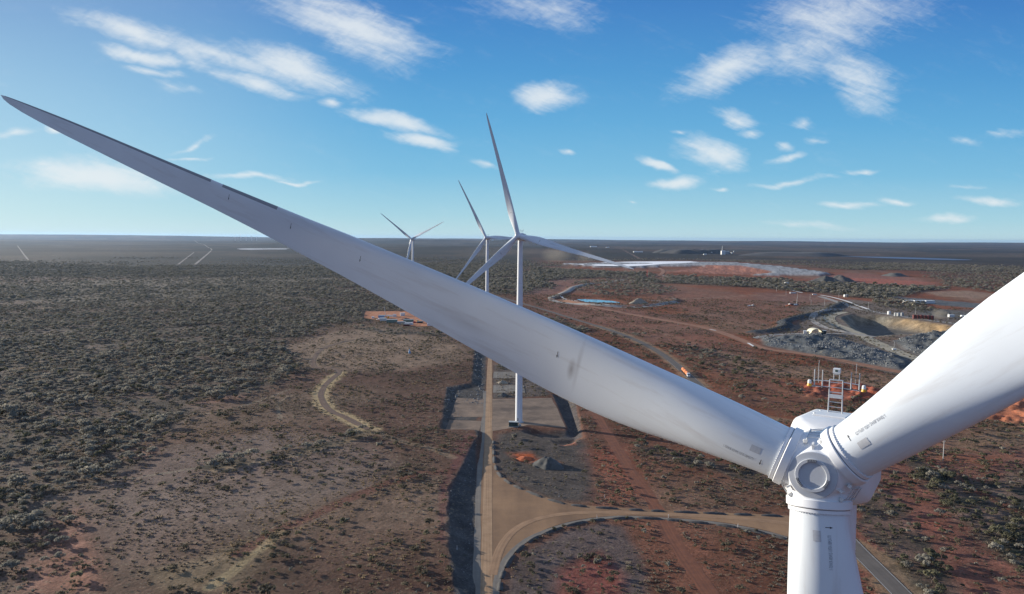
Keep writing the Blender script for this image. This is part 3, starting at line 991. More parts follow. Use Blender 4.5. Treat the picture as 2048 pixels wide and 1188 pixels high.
M_GRAVEL = strip_material('tan_gravel', (0.33, 0.200, 0.110), (0.195, 0.118, 0.070), 0.10, 0.9, 0.05)
M_SHOULDER = strip_material('grey_gravel', (0.25, 0.22, 0.18), (0.16, 0.14, 0.12), 0.5)
M_ASPHALT = strip_material('worn_asphalt', (0.16, 0.135, 0.112), (0.112, 0.096, 0.082), 0.6, 0.8)
M_LINE = material('white_road_paint', (0.6, 0.58, 0.54), 0.8, vary=0.2, vscale=0.5, coord='Object')
M_PAD = strip_material('tan_hardstand', (0.30, 0.215, 0.15), (0.12, 0.09, 0.07), 0.05, 0.9, 0.10)
M_REDTRACK = strip_material('red_track', (0.24, 0.095, 0.052), (0.13, 0.058, 0.038), 1.2, 0.9, 0.3)
M_DIRT = strip_material('pale_dirt_track', (0.19, 0.125, 0.088), (0.10, 0.066, 0.052), 1.1, 0.95, 0.3)
M_HAUL = strip_material('orange_haul_road', (0.36, 0.19, 0.115), (0.22, 0.11, 0.07), 0.3)
M_OLIVE = strip_material('olive_haul_road', (0.44, 0.385, 0.28), (0.30, 0.26, 0.19), 0.3)
M_GREYROAD = strip_material('grey_haul_road', (0.38, 0.35, 0.31), (0.25, 0.225, 0.20), 0.3)
M_WHITEWIN = material('white_windrow', (0.70, 0.66, 0.60), 0.9, vary=0.15, vscale=0.05)
M_FARTRACK = material('pale_far_road', (0.21, 0.175, 0.15), 0.9, vary=0.1, vscale=0.01)
M_TAILWHITE = material('white_tailings', (0.92, 0.91, 0.89), 0.8, vary=0.12, vscale=0.01)
M_YARD = strip_material('orange_yard', (0.50, 0.215, 0.105), (0.34, 0.14, 0.075), 0.3)
M_WATERB = material('turquoise_pond_water', (0.16, 0.40, 0.52), 0.15, spec=0.4)
M_WATERF = material('blue_lake_water', (0.07, 0.10, 0.17), 0.5)
M_DARKROCK = material('dark_rock', (0.075, 0.07, 0.065), 0.95, vary=0.35, vscale=0.6, bump=0.6, bscale=1.2)
M_GREYROCK = material('grey_crushed_rock', (0.085, 0.083, 0.076), 0.95, vary=0.3, vscale=0.3, bump=0.6, bscale=0.8)
M_REDROCK = material('red_earth', (0.42, 0.11, 0.04), 0.95, vary=0.25, vscale=0.5, bump=0.5, bscale=1.0)
M_PALEROCK = material('pale_rubble', (0.30, 0.255, 0.19), 0.95, vary=0.3, vscale=0.3, bump=0.6, bscale=0.6)


def ribbon(name, line, width, mat, dz=0.06, smooth=0, step=6.0, flat=False, ragged=0.0):
    p = chaikin(line, smooth) if smooth else np.asarray(line, float)
    q = [p[0]]
    for a, b in zip(p[:-1], p[1:]):
        L = np.hypot(*(b - a))
        k = max(1, int(L / step))
        q += [a + (b - a) * (i + 1) / k for i in range(k)]
    q = np.array(q)
    t = np.gradient(q, axis=0)
    t /= np.linalg.norm(t, axis=1)[:, None] + 1e-9
    nrm = np.stack([t[:, 1], -t[:, 0]], 1)
    s = np.concatenate([[0], np.cumsum(np.hypot(*np.diff(q, axis=0).T))])
    m = 5
    vs, uv = [], []
    for j in range(m):
        o = (j / (m - 1) - 0.5) * width
        if ragged and j in (0, m - 1):
            e = q + nrm * (o + np.sign(o) * (fbm(s, s * 0 + j, 9.0, 77, 3) - 0.5) * ragged * width)[:, None]
        else:
            e = q + nrm * o
        z = (0 if flat else ground_height(e[:, 0], e[:, 1])) + dz
        vs.append(np.column_stack([e, np.broadcast_to(z, len(e))]))
        uv.append(np.column_stack([np.full(len(e), o), s]))
    V = np.stack(vs, 1).reshape(-1, 3)
    UV = np.stack(uv, 1).reshape(-1, 2)
    F = []
    for i in range(len(q) - 1):
        for j in range(m - 1):
            a = i * m + j
            F.append((a, a + m, a + m + 1, a + 1))
    me = bpy.data.meshes.new(name)
    me.from_pydata(V.tolist(), [], F)
    u = me.uv_layers.new(name='UVMap')
    idx = np.array([k for f in F for k in f])
    u.data.foreach_set('uv', UV[idx].ravel())
    me.update()
    if me.polygons[0].normal.z < 0:
        me.flip_normals()
    return tag(link(name, me, mat), kind='structure')


def sheet(name, poly, mat, dz=0.05, z=None, direction=None):
    poly = np.asarray(poly, float)
    pts = [Vector((a, b, 0)) for a, b in poly]
    tris = geometry.tessellate_polygon([pts])
    zz = [(gz(a, b) if z is None else z) + dz for a, b in poly]
    me = bpy.data.meshes.new(name)
    me.from_pydata([(a, b, c) for (a, b), c in zip(poly, zz)], [], [tuple(t) for t in tris])
    bm = bmesh.new()
    bm.from_mesh(me)
    bmesh.ops.recalc_face_normals(bm, faces=bm.faces)
    if sum(f.normal.z for f in bm.faces) < 0:
        bmesh.ops.reverse_faces(bm, faces=bm.faces)
    bm.to_mesh(me)
    bm.free()
    u = me.uv_layers.new(name='UVMap')
    dv = np.array(direction if direction is not None else (0, 1.0))
    dv = dv / np.linalg.norm(dv)
    for lp in me.loops:
        v = me.vertices[lp.vertex_index].co
        u.data[lp.index].uv = (v.x * dv[1] - v.y * dv[0], v.x * dv[0] + v.y * dv[1])
    return tag(link(name, me, mat), kind='structure')


def dense(poly, step=4.0, wobble=0.0, seed=5):
    poly = np.asarray(poly, float)
    out = []
    n = len(poly)
    for i in range(n):
        a, b = poly[i], poly[(i + 1) % n]
        k = max(1, int(np.hypot(*(b - a)) / step))
        out += [a + (b - a) * j / k for j in range(k)]
    out = np.array(out)
    if wobble:
        w = (fbm(out[:, 0], out[:, 1], step * 3, seed, 2) - 0.5) * 2 * wobble
        w2 = (fbm(out[:, 0], out[:, 1], step * 3, seed + 50, 2) - 0.5) * 2 * wobble
        out = out + np.column_stack([w, w2])
    return out


def round_poly(p, n=1):
    p = np.asarray(p, float)
    for _ in range(n):
        q = np.roll(p, -1, 0)
        p = np.stack([p * 0.78 + q * 0.22, p * 0.22 + q * 0.78], 1).reshape(-1, 2)
    return p


sheet('gravel_road', dense(round_poly(JUNCTION), 5, 0.25), M_GRAVEL, 0.05, 0.0)
# worn wheel lines of the straight road and of the turn-off lie on the gravel as their own strips
ribbon('road_wheel_path', P0([(972, 1300), (973, 1188), (974.5, 1050), (975.5, 960), (976.5, 864), (978, 782), (980, 716)]), 4.2, strip_material('packed_gravel', (0.45, 0.29, 0.17), (0.28, 0.175, 0.10), 1.8), 0.09, 1, flat=True)
ribbon('turn_wheel_path', P0([(985, 1150), (1000, 1090), (1040, 1048), (1110, 1028), (1200, 1024), (1320, 1028), (1450, 1034), (1576, 1046), (1668, 1062)]), 3.4, strip_material('packed_gravel_turn', (0.40, 0.245, 0.14), (0.24, 0.148, 0.088), 1.6), 0.095, 2, flat=True)
ribbon('road_shoulder', P0([(951, 1300), (952.5, 1188), (955, 1050), (957, 963), (966, 864), (970, 782)]), 2.6, M_SHOULDER, 0.075, 1, flat=True, ragged=.3)
ribbon('road_shoulder', P0([(990.5, 1300), (991.5, 1188), (993.5, 1158), (1006, 1126), (1030, 1096), (1062, 1074), (1104, 1057), (1147, 1044), (1195, 1037), (1252, 1032.5), (1344, 1038), (1447, 1047), (1528, 1063), (1574, 1076)]), 2.4, M_SHOULDER, 0.075, 1, flat=True, ragged=.3)
ribbon('gravel_road', NORTHROAD, 8.0, M_GRAVEL, 0.15, 1)
sheet('hardstand', dense(PAD_B, 5, .5), M_PAD, 0.08, 0.0, (1, .3))
sheet('hardstand', dense(PAD_L1, 4, .3), M_PAD, 0.08, 0.0)
sheet('hardstand', dense(PAD_L2, 4, .3), M_PAD, 0.08, 0.0)
sheet('gravel_tray', dense(P0([(987, 744), (1042, 744), (1043, 757), (986, 757)]), 4, .4), M_SHOULDER, 0.25)
sheet('gravel_tray', dense(P0([(986, 771), (1048, 771), (1050, 786), (986, 786)]), 4, .4), M_SHOULDER, 0.25)
ribbon('sealed_road', SEALED, 7.6, M_ASPHALT, 0.12)


def offset_line(line, o):
    t = np.gradient(np.asarray(line, float), axis=0)
    t /= np.linalg.norm(t, axis=1)[:, None]
    return line + np.stack([t[:, 1], -t[:, 0]], 1) * o


ribbon('road_marking', offset_line(SEALED[:34], 3.4), 0.14, M_LINE, 0.135)
ribbon('road_marking', offset_line(SEALED[:34], -3.4), 0.14, M_LINE, 0.135)
ribbon('dirt_track', LEFT_TRACK, 4.6, M_DIRT, 0.12, ragged=.25)
ribbon('red_track', CORRIDOR, 6.5, M_REDTRACK, 0.02, ragged=.3)
ribbon('haul_road', HAUL, 13.0, M_HAUL, 0.2, ragged=.2)
ribbon('pond_road', P0([(1248, 559), (1215, 563), (1182, 568), (1160, 573), (1143, 580), (1136, 586), (1115, 591), (1101, 595.5), (1104, 602), (1142, 608), (1180, 611), (1233, 614.5), (1294, 613.5), (1355, 604)]), 13.0, M_GREYROAD, 0.3, 2, ragged=.2)
ribbon('pond_edge', P0([(1122, 594), (1130, 599), (1150, 602), (1158, 603)]), 5.0, M_WHITEWIN, 0.5, 1)
ribbon('pond_edge', P0([(1185, 606.5), (1212, 608), (1232, 612.5)]), 4.0, M_WHITEWIN, 0.5, 1)
ribbon('pond_edge', P0([(1302, 601), (1318, 601.5), (1334, 603.5)]), 4.0, M_WHITEWIN, 0.5, 1)
ribbon('haul_road', P0([(1690, 624), (1672, 627), (1661, 631), (1657, 638), (1664, 648), (1682, 655), (1714, 666), (1741, 682), (1794, 704), (1837, 720), (1900, 742)]), 17, M_OLIVE, 0.3, 2, ragged=.15)
ribbon('haul_road', P0([(1686, 618), (1660, 622), (1635, 628), (1620, 637), (1633, 649), (1658, 660), (1706, 668), (1750, 675)]), 9, M_GREYROAD, 0.35, 2, ragged=.15)
ribbon('haul_road', P0([(1508, 677), (1530, 672), (1580, 668), (1640, 667), (1700, 669), (1745, 672)]), 9, M_GREYROAD, 0.25, 2, ragged=.2)
ribbon('haul_road', P0([(1640, 592), (1665, 600), (1690, 610), (1720, 619), (1760, 626), (1820, 636), (1930, 650), (2050, 666)]), 13, M_GREYROAD, 0.3, 1, ragged=.15)
ribbon('windrow', P0([(1557, 572.5), (1575, 577), (1590, 582), (1605, 585)]), 5.5, M_WHITEWIN, 0.8, 2)
ribbon('windrow', P0([(1641, 589.5), (1665, 594), (1690, 601.5), (1715, 612), (1738, 620)]), 6.0, M_WHITEWIN, 0.8, 2)
ribbon('windrow', P0([(1420, 660), (1432, 662)]), 3.5, M_WHITEWIN, 0.6)
ribbon('windrow', P0([(1496, 687), (1503, 691), (1511, 696)]), 3.0, M_WHITEWIN, 0.6)
ribbon('side_road', P0([(1325, 551), (1345, 555), (1375, 565)]), 6, M_GREYROAD, 0.4, 1)
ribbon('side_road', P0([(1308, 554), (1324, 549), (1328, 541), (1318, 536)]), 14, M_HAUL, 0.5, 2)
ribbon('far_road', P0([(386, 481), (396, 486), (412, 492), (425, 498), (418, 506), (405, 516), (392, 527), (388, 532), (398, 537), (440, 543), (535, 550)]), 11, M_FARTRACK, 0.6, 1, step=40)
ribbon('far_road', P0([(35, 490), (44, 504), (57, 521)]), 8, M_FARTRACK, 0.6, 1, step=40)
ribbon('far_road', P0([(388, 505), (370, 518), (352, 532)]), 8, M_FARTRACK, 0.6, 1, step=40)
sheet('tailings', dense(TAIL_WHITE, 30, 3), M_TAILWHITE, 0.9)
M_CLAYPAN = material('pale_claypan', (0.36, 0.36, 0.37), 0.9, vary=0.55, vscale=0.012)
sheet('claypan', dense(P0([(472, 498), (480, 496.8), (577, 496.8), (575, 499), (500, 499.8), (480, 499.5)]), 60, 30), M_CLAYPAN, 1.0)
sheet('pond_water', dense(round_poly(POND), 10), M_WATERB, -1.6, 0.0)
sheet('lake_water', dense(round_poly(P0([(1665, 512.5), (1760, 513.8), (1850, 516), (1950, 519.5), (1930, 520.5), (1830, 518.5), (1740, 515.5)])), 60), M_WATERF, 1.5)
sheet('yard_ground', dense(YARD, 8, 1.0), M_YARD, 0.35)

# ------------------------------------------------------------------ wind turbines
TILT, CONE, PREBEND = R(6.5), R(5.93), 3.83
TIP_R, ROOT_R = 80.0, 2.1
# station, leading edge and trailing edge from the pitch axis, thickness, twist in degrees
STATIONS = np.array([
    (2.1, 1.50, 1.50, 3.00, 10), (3.0, 1.51, 1.56, 3.00, 10), (4.5, 1.54, 1.74, 2.96, 10), (6, 1.57, 1.95, 2.86, 10), (8, 1.60, 2.27, 2.62, 10), (10, 1.61, 2.62, 2.34, 10), (12, 1.63, 2.87, 2.06, 10),
    (14, 1.64, 3.00, 1.82, 9.6), (16, 1.63, 3.01, 1.62, 9), (18, 1.60, 2.94, 1.46, 8.3), (20, 1.57, 2.83, 1.34, 7.6), (24, 1.50, 2.60, 1.14, 6.4), (28, 1.40, 2.34, 1.00, 5.4), (32, 1.29, 2.11, .88, 4.5),
    (36, 1.18, 1.92, .78, 3.8), (40, 1.02, 1.78, .68, 3.2), (45, .87, 1.62, .58, 2.5), (50, .74, 1.51, .50, 2.0), (55, .64, 1.42, .43, 1.5), (60, .56, 1.33, .37, 1.1), (65, .49, 1.21, .31, .8),
    (70, .40, 1.07, .26, .5), (74, .29, .90, .20, .3), (76.5, .21, .74, .15, .2), (78.5, .13, .52, .10, .1), (79.5, .07, .30, .06, 0), (80.0, .01, .05, .02, 0)])

_w = np.interp(STATIONS[:, 0], [2, 4, 8, 16, 26, 80], [0, .6, 1, 1, .3, 0])
STATIONS[:, 4] += 8 * _w
STATIONS[:, 1] *= 1 + .07 * _w
STATIONS[:, 2] = STATIONS[:, 2] * (1 + .07 * _w) + np.interp(STATIONS[:, 0], [5, 9, 40, 50], [0, .12, .06, 0])


def station(r):
    return [np.interp(r, STATIONS[:, 0], STATIONS[:, k]) for k in range(1, 5)]


def thick(x, w):
    """Half thickness over the chord (x = 0 at the leading edge), blended from a circle to an aerofoil."""
    x = np.clip(x, 0, 1)
    circ = np.sqrt(np.maximum(0, x * (1 - x)))
    foil = 5 * 0.2 / 0.4 * (0.2969 * np.sqrt(x) - 0.126 * x - 0.3516 * x ** 2 + 0.2843 * x ** 3 - 0.1015 * x ** 4)
    return circ * (1 - w) + foil * 0.5 / 0.25 * 0.5 * w


def blade_point(r, x, front, lift=0.0):
    """A point on the blade skin: r from the hub centre, x along the chord, front = +1 upwind side or -1."""
    le, te, t, tw = station(r)
    w = float(sstep(3.0, 19.0, r))
    ch = le + te
    c = le - x * ch
    h = front * (thick(np.array(x), w) * t * 1.0 + lift) + w * 0.02 * ch * math.sin(math.pi * x) * -1
    tw = R(tw)
    s = np.clip((r - ROOT_R) / (TIP_R - ROOT_R), 0, 1)
    X = c * math.cos(tw) - h * math.sin(tw)
    N = c * math.sin(tw) + h * math.cos(tw)
    return (float(X), float(-(N + PREBEND * s ** 2.2)), float(r))


def blade_mesh():
    rs = []
    for a, b in zip(STATIONS[:-1, 0], STATIONS[1:, 0]):
        k = max(1, int((b - a) / 0.9))
        rs += [a + (b - a) * i / k for i in range(k)]
    rs.append(TIP_R)
    n = 22
    xs = 0.5 - 0.5 * np.cos(np.linspace(0, math.pi, n + 1))
    loop = [(x, 1) for x in xs] + [(x, -1) for x in xs[-2:0:-1]]
    m = len(loop)
    vs = [blade_point(r, x, f) for r in rs for (x, f) in loop]
    fs = [(k * m + i, k * m + (i + 1) % m, (k + 1) * m + (i + 1) % m, (k + 1) * m + i) for k in range(len(rs) - 1) for i in range(m)]
    fs += [tuple(range(m - 1, -1, -1)), tuple(range((len(rs) - 1) * m, len(rs) * m))]
    b = MB().add(vs, fs)
    me = b.mesh('blade')
    bm = bmesh.new()
    bm.from_mesh(me)
    bmesh.ops.recalc_face_normals(bm, faces=bm.faces)
    bm.to_mesh(me)
    bm.free()
    sharp(me, 60)
    return me


def chord_x(r, c):
    """Chord fraction of a point c metres towards the leading edge from the pitch axis."""
    le, te, _, _ = station(r)
    return (le - c) / (le + te)


def skin_patch(r0, r1, c0, c1, lift=0.006, nr=6, nc=6, front=1):
    vs = [blade_point(r0 + (r1 - r0) * i / nr, chord_x(r0 + (r1 - r0) * i / nr, c0 + (c1 - c0) * j / nc), front, lift) for i in range(nr + 1) for j in range(nc + 1)]
    fs = [(i * (nc + 1) + j, i * (nc + 1) + j + 1, (i + 1) * (nc + 1) + j + 1, (i + 1) * (nc + 1) + j) for i in range(nr) for j in range(nc)]
    return MB().add(vs, fs)


def text_mesh(body, size):
    cu_ = bpy.data.curves.new('lettering', 'FONT')
    cu_.body = body
    cu_.size = size
    cu_.resolution_u = 2
    o = bpy.data.objects.new('lettering', cu_)
    COL.objects.link(o)
    dg = bpy.context.evaluated_depsgraph_get()
    me = bpy.data.meshes.new_from_object(o.evaluated_get(dg))
    bpy.data.objects.remove(o)
    bpy.data.curves.remove(cu_)
    return me


SERIAL = 'ITI-LM81-0701-2W0R-RW07-1'
ME_BLADE = blade_mesh()
ME_BLADE.materials.append(M_BLADE)


def lettering_on_blade():
    me = text_mesh(SERIAL, 0.135)
    xs = [v.co.x for v in me.vertices]
    L = max(xs) - min(xs)
    k = 1.75 / L
    for v in me.vertices:
        r = 3.25 + (v.co.x - min(xs)) * k
        c = -0.50 + v.co.y * 2.0
        v.co = blade_point(r, chord_x(r, c), 1, 0.008)
    return me


def arrow_on_blade(r, c, s=0.36):
    b = MB()
    b.add([blade_point(r + dr, chord_x(r, c + dc), 1, 0.01) for dc, dr in ((s * .5, -.018), (s * .5, .018), (-s * .1, .018), (-s * .1, -.018))], [(0, 1, 2, 3)])
    b.add([blade_point(r + dr, chord_x(r, c + dc), 1, 0.01) for dc, dr in ((-s * .1, -.055), (-s * .1, .055), (-s * .5, 0))], [(0, 1, 2)])
    return b


def edge_tape(r0, r1, xmax_front=0.10, xmax_back=0.05):
    n = max(4, int((r1 - r0) / 0.6))
    prof = [(x, 1) for x in np.linspace(1, 0, 8) ** 2 * xmax_front] + [(x, -1) for x in np.linspace(0, 1, 6)[1:] ** 2 * xmax_back]
    m = len(prof)
    vs = []
    for i in range(n + 1):
        r = r0 + (r1 - r0) * i / n
        le, te, t, tw = station(r)
        for x, f in prof:
            p = blade_point(r, x, f, 0.005)
            d = 0.006 * (1 - min(1, x / 0.03))
            vs.append((p[0] + d, p[1], p[2]))
    fs = [(i * m + j, i * m + j + 1, (i + 1) * m + j + 1, (i + 1) * m + j) for i in range(n) for j in range(m - 1)]
    return MB().add(vs, fs)


def blade_matrix(a):
    """a: angle of the blade in the rotor plane, anticlockwise from the right as seen from in front."""
    n = np.array([0, -math.cos(TILT), math.sin(TILT)])
    e1 = np.array([1.0, 0, 0])
    e2 = np.array([0, math.sin(TILT), math.cos(TILT)])
    q = math.cos(a) * e1 + math.sin(a) * e2
    T = math.sin(a) * e1 - math.cos(a) * e2
    dz = math.cos(CONE) * q + math.sin(CONE) * n
    N = n * math.cos(CONE) - math.sin(CONE) * q
    M = Matrix.Identity(4)
    for i in range(3):
        M[i][0], M[i][1], M[i][2] = T[i], -N[i], dz[i]
    return M


OVERHANG = 4.5
HUBM = Matrix(((1, 0, 0, 0), (0, math.sin(TILT), -math.cos(TILT), 0), (0, math.cos(TILT), math.sin(TILT), 0), (0, 0, 0, 1)))  # local x right, y up, z towards the nose


def hub_shell(angles, detail):
    """Spinner: a rounded body with three blade sockets and a blunt cone in front."""
    b = MB()
    b.lathe([(0.6, -1.75), (1.85, -1.7), (2.05, -1.2), (2.12, -0.2), (2.10, 0.25), (1.30, 1.58), (1.24, 1.72), (0.4, 1.72)], 64)
    for a in angles:
        M = blade_matrix(a)
        M = HUBM.inverted() @ M
        b.lathe([(0.5, -0.2), (1.62, 0.0), (1.62, 1.72), (0.5, 1.72)], 40, M)
    me = b.mesh('hub')
    return me


def make_turbine(name, label, hub, yaw, azs, detail):
    """hub: world position of the hub centre; azs: three blade angles."""
    fwd = Matrix.Rotation(-yaw, 4, 'Z')
    base = Vector(hub) - (fwd @ Vector((0, -OVERHANG, 0)))
    zb = gz(base.x, base.y)
    H = hub[2] - zb
    root = empty(name, (base.x, base.y, zb), -yaw)
    tag(root, label, 'wind turbine', 'white wind turbines standing along the gravel road')
    tw = MB().lathe([(2.45, -1.0), (2.45, 0.05), (2.32, 0.06), (2.2, H * .3), (2.0, H * .6), (1.58, H - 8), (1.5, H - 2.2), (1.5, H - 1.9)], 48).build('tower', M_WHITE, root, smooth=30)
    if detail > 0:
        for q in (.25, .5, .75):
            jt = MB()
            rr_ = np.interp(q, [0, .3, .6, .92, 1], [2.32, 2.2, 2.0, 1.6, 1.5])
            jt.lathe([(rr_ + .012, H * q - .06), (rr_ + .012, H * q + .06)], 48, cap=False)
            jt.build('tower_joint', M_RINGGREY, tw)
        MB().lathe([(3.4, -0.6), (3.4, 0.25), (3.2, 0.3), (2.3, 0.3)], 40).build('foundation_ring', M_CONC, tw)
        d = MB().box((0, -2.36, 2.2), (.95, .1, 2.1), bevel=.02)
        for i in range(6):
            d.box((0, -3.3 + .16 * i, .25 + .18 * i), (1.2, .3, .05))
        d.build('door', M_GREYBOX, tw)
    # nacelle: lies along the tilted shaft (x right, y back from the hub centre, z up)
    NM = Matrix.Translation((0, -OVERHANG, H)) @ Matrix(((1, 0, 0, 0), (0, math.cos(TILT), math.sin(TILT), 0), (0, -math.sin(TILT), math.cos(TILT), 0), (0, 0, 0, 1)))
    nm = MB()
    prof = []
    for (y, hw, top, bot, rad) in ((2.0, 1.80, 1.78, -1.78, 1.5), (2.35, 2.08, 2.08, -2.05, 1.45), (3.1, 2.30, 2.30, -2.25, .95), (4.3, 2.34, 2.36, -2.3, .55), (10.0, 2.28, 2.32, -2.2, .5), (10.7, 2.12, 2.2, -2.0, .5), (10.95, 1.8, 1.9, -1.7, .5)):
        ring = []
        for (cx, cz, a0) in ((hw - rad, top - rad, 0), (-hw + rad, top - rad, 90), (-hw + rad, bot + rad, 180), (hw - rad, bot + rad, 270)):
            for k in range(7):
                t = R(a0 + 15 * k)
                ring.append(NM @ Vector((cx + rad * math.cos(t), y, cz + rad * math.sin(t))))
        prof.append(ring)
    m = len(prof[0])
    nm.add([p for q in prof for p in q], [(k * m + i, (k + 1) * m + i, (k + 1) * m + (i + 1) % m, k * m + (i + 1) % m) for k in range(len(prof) - 1) for i in range(m)]
           + [tuple(range(m)), tuple(range(len(prof) * m - 1, (len(prof) - 1) * m - 1, -1))])
    nac = nm.build('nacelle', M_NACELLE, root, smooth=35)
    if detail > 1:
        MB().lathe([(1.9, -0.25), (2.1, -0.25), (2.12, 0), (2.1, 0.12), (1.9, 0.12)], 56, NM @ Matrix.Translation((0, 2.15, 0)) @ Matrix.Rotation(R(90), 4, 'X')).build('front_ring', M_NACELLE, nac, smooth=30)
        MB().box((0, 0, 0), (1.1, 1.3, .09), M=NM @ Matrix.Translation((1.0, 6.2, 2.37)), bevel=.03).build('roof_hatch', M_NACELLE, nac)
        for sx, sy in ((-1.35, 8.2), (-1.45, 6.4), (1.6, 8.6)):
            MB().lathe([(.035, 0), (.035, .1), (.08, .11), (.08, .16)], 10, NM @ Matrix.Translation((sx, sy, 2.30))).build('lifting_eye', M_GALV, nac)
        MB().box((0, 0, 0), (1.9, 2.6, .14), M=NM @ Matrix.Translation((-.45, 7.0, 2.38)), bevel=.05).build('mast_base', M_NACELLE, nac)
    # mast with instruments on the roof
    MT = NM @ Matrix.Translation((-.45, 8.0, 2.34)) @ Matrix.Rotation(TILT, 4, 'X') @ Matrix.Diagonal((.88, 1, 1.16, 1))

    def mp(*p):
        return MT @ Vector(p)
    if detail > 1:
        mast = MB()
        for sx in (-.48, .48):
            mast.tube(mp(sx, 0, -.05), mp(sx * .93, 0, 1.95), .045)
        for i in range(7):
            z = .12 + .28 * i
            mast.tube(mp(-.48, 0, z), mp(.48, 0, z), .02 if i != 4 else .03)
        mast.tube(mp(-.46, 0, 1.95), mp(.46, 0, 1.95), .04)
        mo = mast.build('instrument_mast', M_GALV, root)
        MB().box(mp(0, -.04, 1.02), (.84, .03, .25)).build('name_plate', M_PATCH, mo)
        for s in (-1, 1):
            for za, xb, zb_ in ((1.86, 1.56, 1.82), (1.52, 1.78, 1.46)):
                MB().tube(mp(s * .46, 0, za), mp(s * xb, 0, zb_), .027).build('crossarm', M_GALV, mo)
            cb = MB()
            pr = None
            for i in range(9):
                p = mp(s * (.46 + 1.1 * i / 8), -.05, 1.5 - .05 * math.sin(i * .8))
                if pr is not None:
                    cb.tube(pr, p, .022, n=6)
                pr = p
            cb.build('cable', M_CABLE, mo)
        for x, z1 in ((-1.52, 2.45), (-.96, 2.45), (1.0, 2.45), (1.55, 2.45)):
            MB().tube(mp(x, 0, 1.45), mp(x, 0, z1), .035).tube(mp(x, 0, 1.45), mp(x, 0, 1.84), .048).build('sensor_post', M_GALV, mo)
        for x in (-1.28, 1.28):
            MB().tube(mp(x, 0, 1.83), mp(x + .04, 0, 3.0), .014).build('whip_antenna', M_GALV, mo)
        for s in (-1, 1):
            lm = MB().lathe([(.15, 0), (.16, .03), (.13, .15), (.12, .17)], 16, Matrix.Translation(mp(s * 1.86, 0, 1.46))).build('warning_light', M_YELLOW, mo)
            MB().lathe([(.12, .17), (.13, .19), (.12, .36), (.08, .41), (.02, .43)], 16, Matrix.Translation(mp(s * 1.86, 0, 1.46))).build('lens', M_CLEAR, lm)
        sb = MB().tube(mp(-.18, 0, 1.95), mp(-.18, 0, 2.3), .03).tube(mp(.2, 0, 1.95), mp(.2, 0, 2.3), .03).tube(mp(-.22, 0, 2.28), mp(.24, 0, 2.28), .03)
        sb = sb.build('sensor_stand', M_GALV, mo)
        MB().box(mp(.01, 0, 2.48), (.44, .36, .34), bevel=.03).build('sensor_box', M_WHITEBOX, sb)
        MB().box(mp(.01, -.185, 2.5), (.16, .02, .14)).build('sensor_window', M_KIOSK, sb)
    elif detail > 0:
        mast = MB()
        for sx in (-.5, .5):
            mast.tube(mp(sx, 0, -.05), mp(sx, 0, 1.9), .09)
        mast.tube(mp(-1.8, 0, 1.6), mp(1.8, 0, 1.6), .07)
        for x in (-1.5, -.9, .9, 1.5):
            mast.tube(mp(x, 0, 1.5), mp(x, 0, 2.5), .07)
        mast.build('instrument_mast', M_GALV, root)
    # hub
    HM = Matrix.Translation((0, -OVERHANG, H)) @ HUBM
    hm = hub_shell(azs, detail)
    ho = link('hub', hm, M_WHITE, root)
    ho.matrix_local = HM
    md = ho.modifiers.new('round', 'REMESH')
    md.mode = 'VOXEL'
    md.voxel_size = 0.055 if detail > 1 else 0.2
    md.use_smooth_shade = True
    sm = ho.modifiers.new('soft', 'SMOOTH')
    sm.iterations = 12 if detail > 1 else 3
    sm.factor = 0.5
    if detail > 1:
        MB().lathe([(1.0, 1.60), (1.24, 1.62), (1.25, 1.72), (1.22, 1.76), (.90, 1.79), (.86, 1.79)], 72, cap=False).build('nose_ring', M_RINGGREY, ho, smooth=25)
        MB().lathe([(.88, 1.74), (.89, 1.86), (.87, 1.885), (.72, 1.885), (.69, 1.86), (.68, 1.80), (.3, 1.80), (.01, 1.80)], 72, cap=False).build('nose_cap', M_RINGGREY, ho, smooth=25)
        for k in range(3):
            ac = azs[0] + R(180) + k * R(120)
            pl = MB()
            pts = []
            for i in range(9):
                t = ac + R(-17 + 34 * i / 8)
                for rad in (.735, .865):
                    pts.append((rad * math.cos(t), rad * math.sin(t), 1.925))
            pl.add(pts, [(2 * i, 2 * i + 1, 2 * i + 3, 2 * i + 2) for i in range(8)])
            pl.f = [f[::-1] for f in pl.f]
            n0 = len(pl.v)
            pl.add([(x, y, 1.86) for x, y, _ in pl.v], [])
            for a_, b_ in [(2 * i, 2 * i + 2) for i in range(8)] + [(2 * i + 1, 2 * i + 3) for i in range(8)] + [(0, 1), (16, 17)]:
                pl.f.append((a_, b_, n0 + b_, n0 + a_))
            po = pl.build('bolt_plate', M_SEAM, ho)
            bo = MB()
            for i in range(6):
                t = ac + R(-14 + 28 * i / 5)
                for rad in (.775, .825):
                    bo.lathe([(.026, 1.92), (.026, 1.965)], 6, Matrix.Translation((rad * math.cos(t), rad * math.sin(t), 0)))
            bo.build('bolt', M_GALV, po)
            # grab rails and steps between two blades
            RM = Matrix.Rotation(ac - R(90), 4, 'Z')
            rl = MB()

            def rp(x, z, h):
                return RM @ Vector((x, h, z))
            for sx in (-.36, .36):
                rl.tube(rp(sx, 1.15, 1.62), rp(sx, 1.10, 1.88), .025)
                rl.tube(rp(sx, -.15, 1.98), rp(sx, -.15, 2.24), .025)
                rl.tube(rp(sx, 1.10, 1.88), rp(sx, -.15, 2.24), .028)
            for i in range(4):
                z = 1.02 - .36 * i
                rl.tube(rp(-.36, z, 1.92 + .10 * i), rp(.36, z, 1.92 + .10 * i), .024)
            ro = rl.build('step_frame', M_GALV, ho)
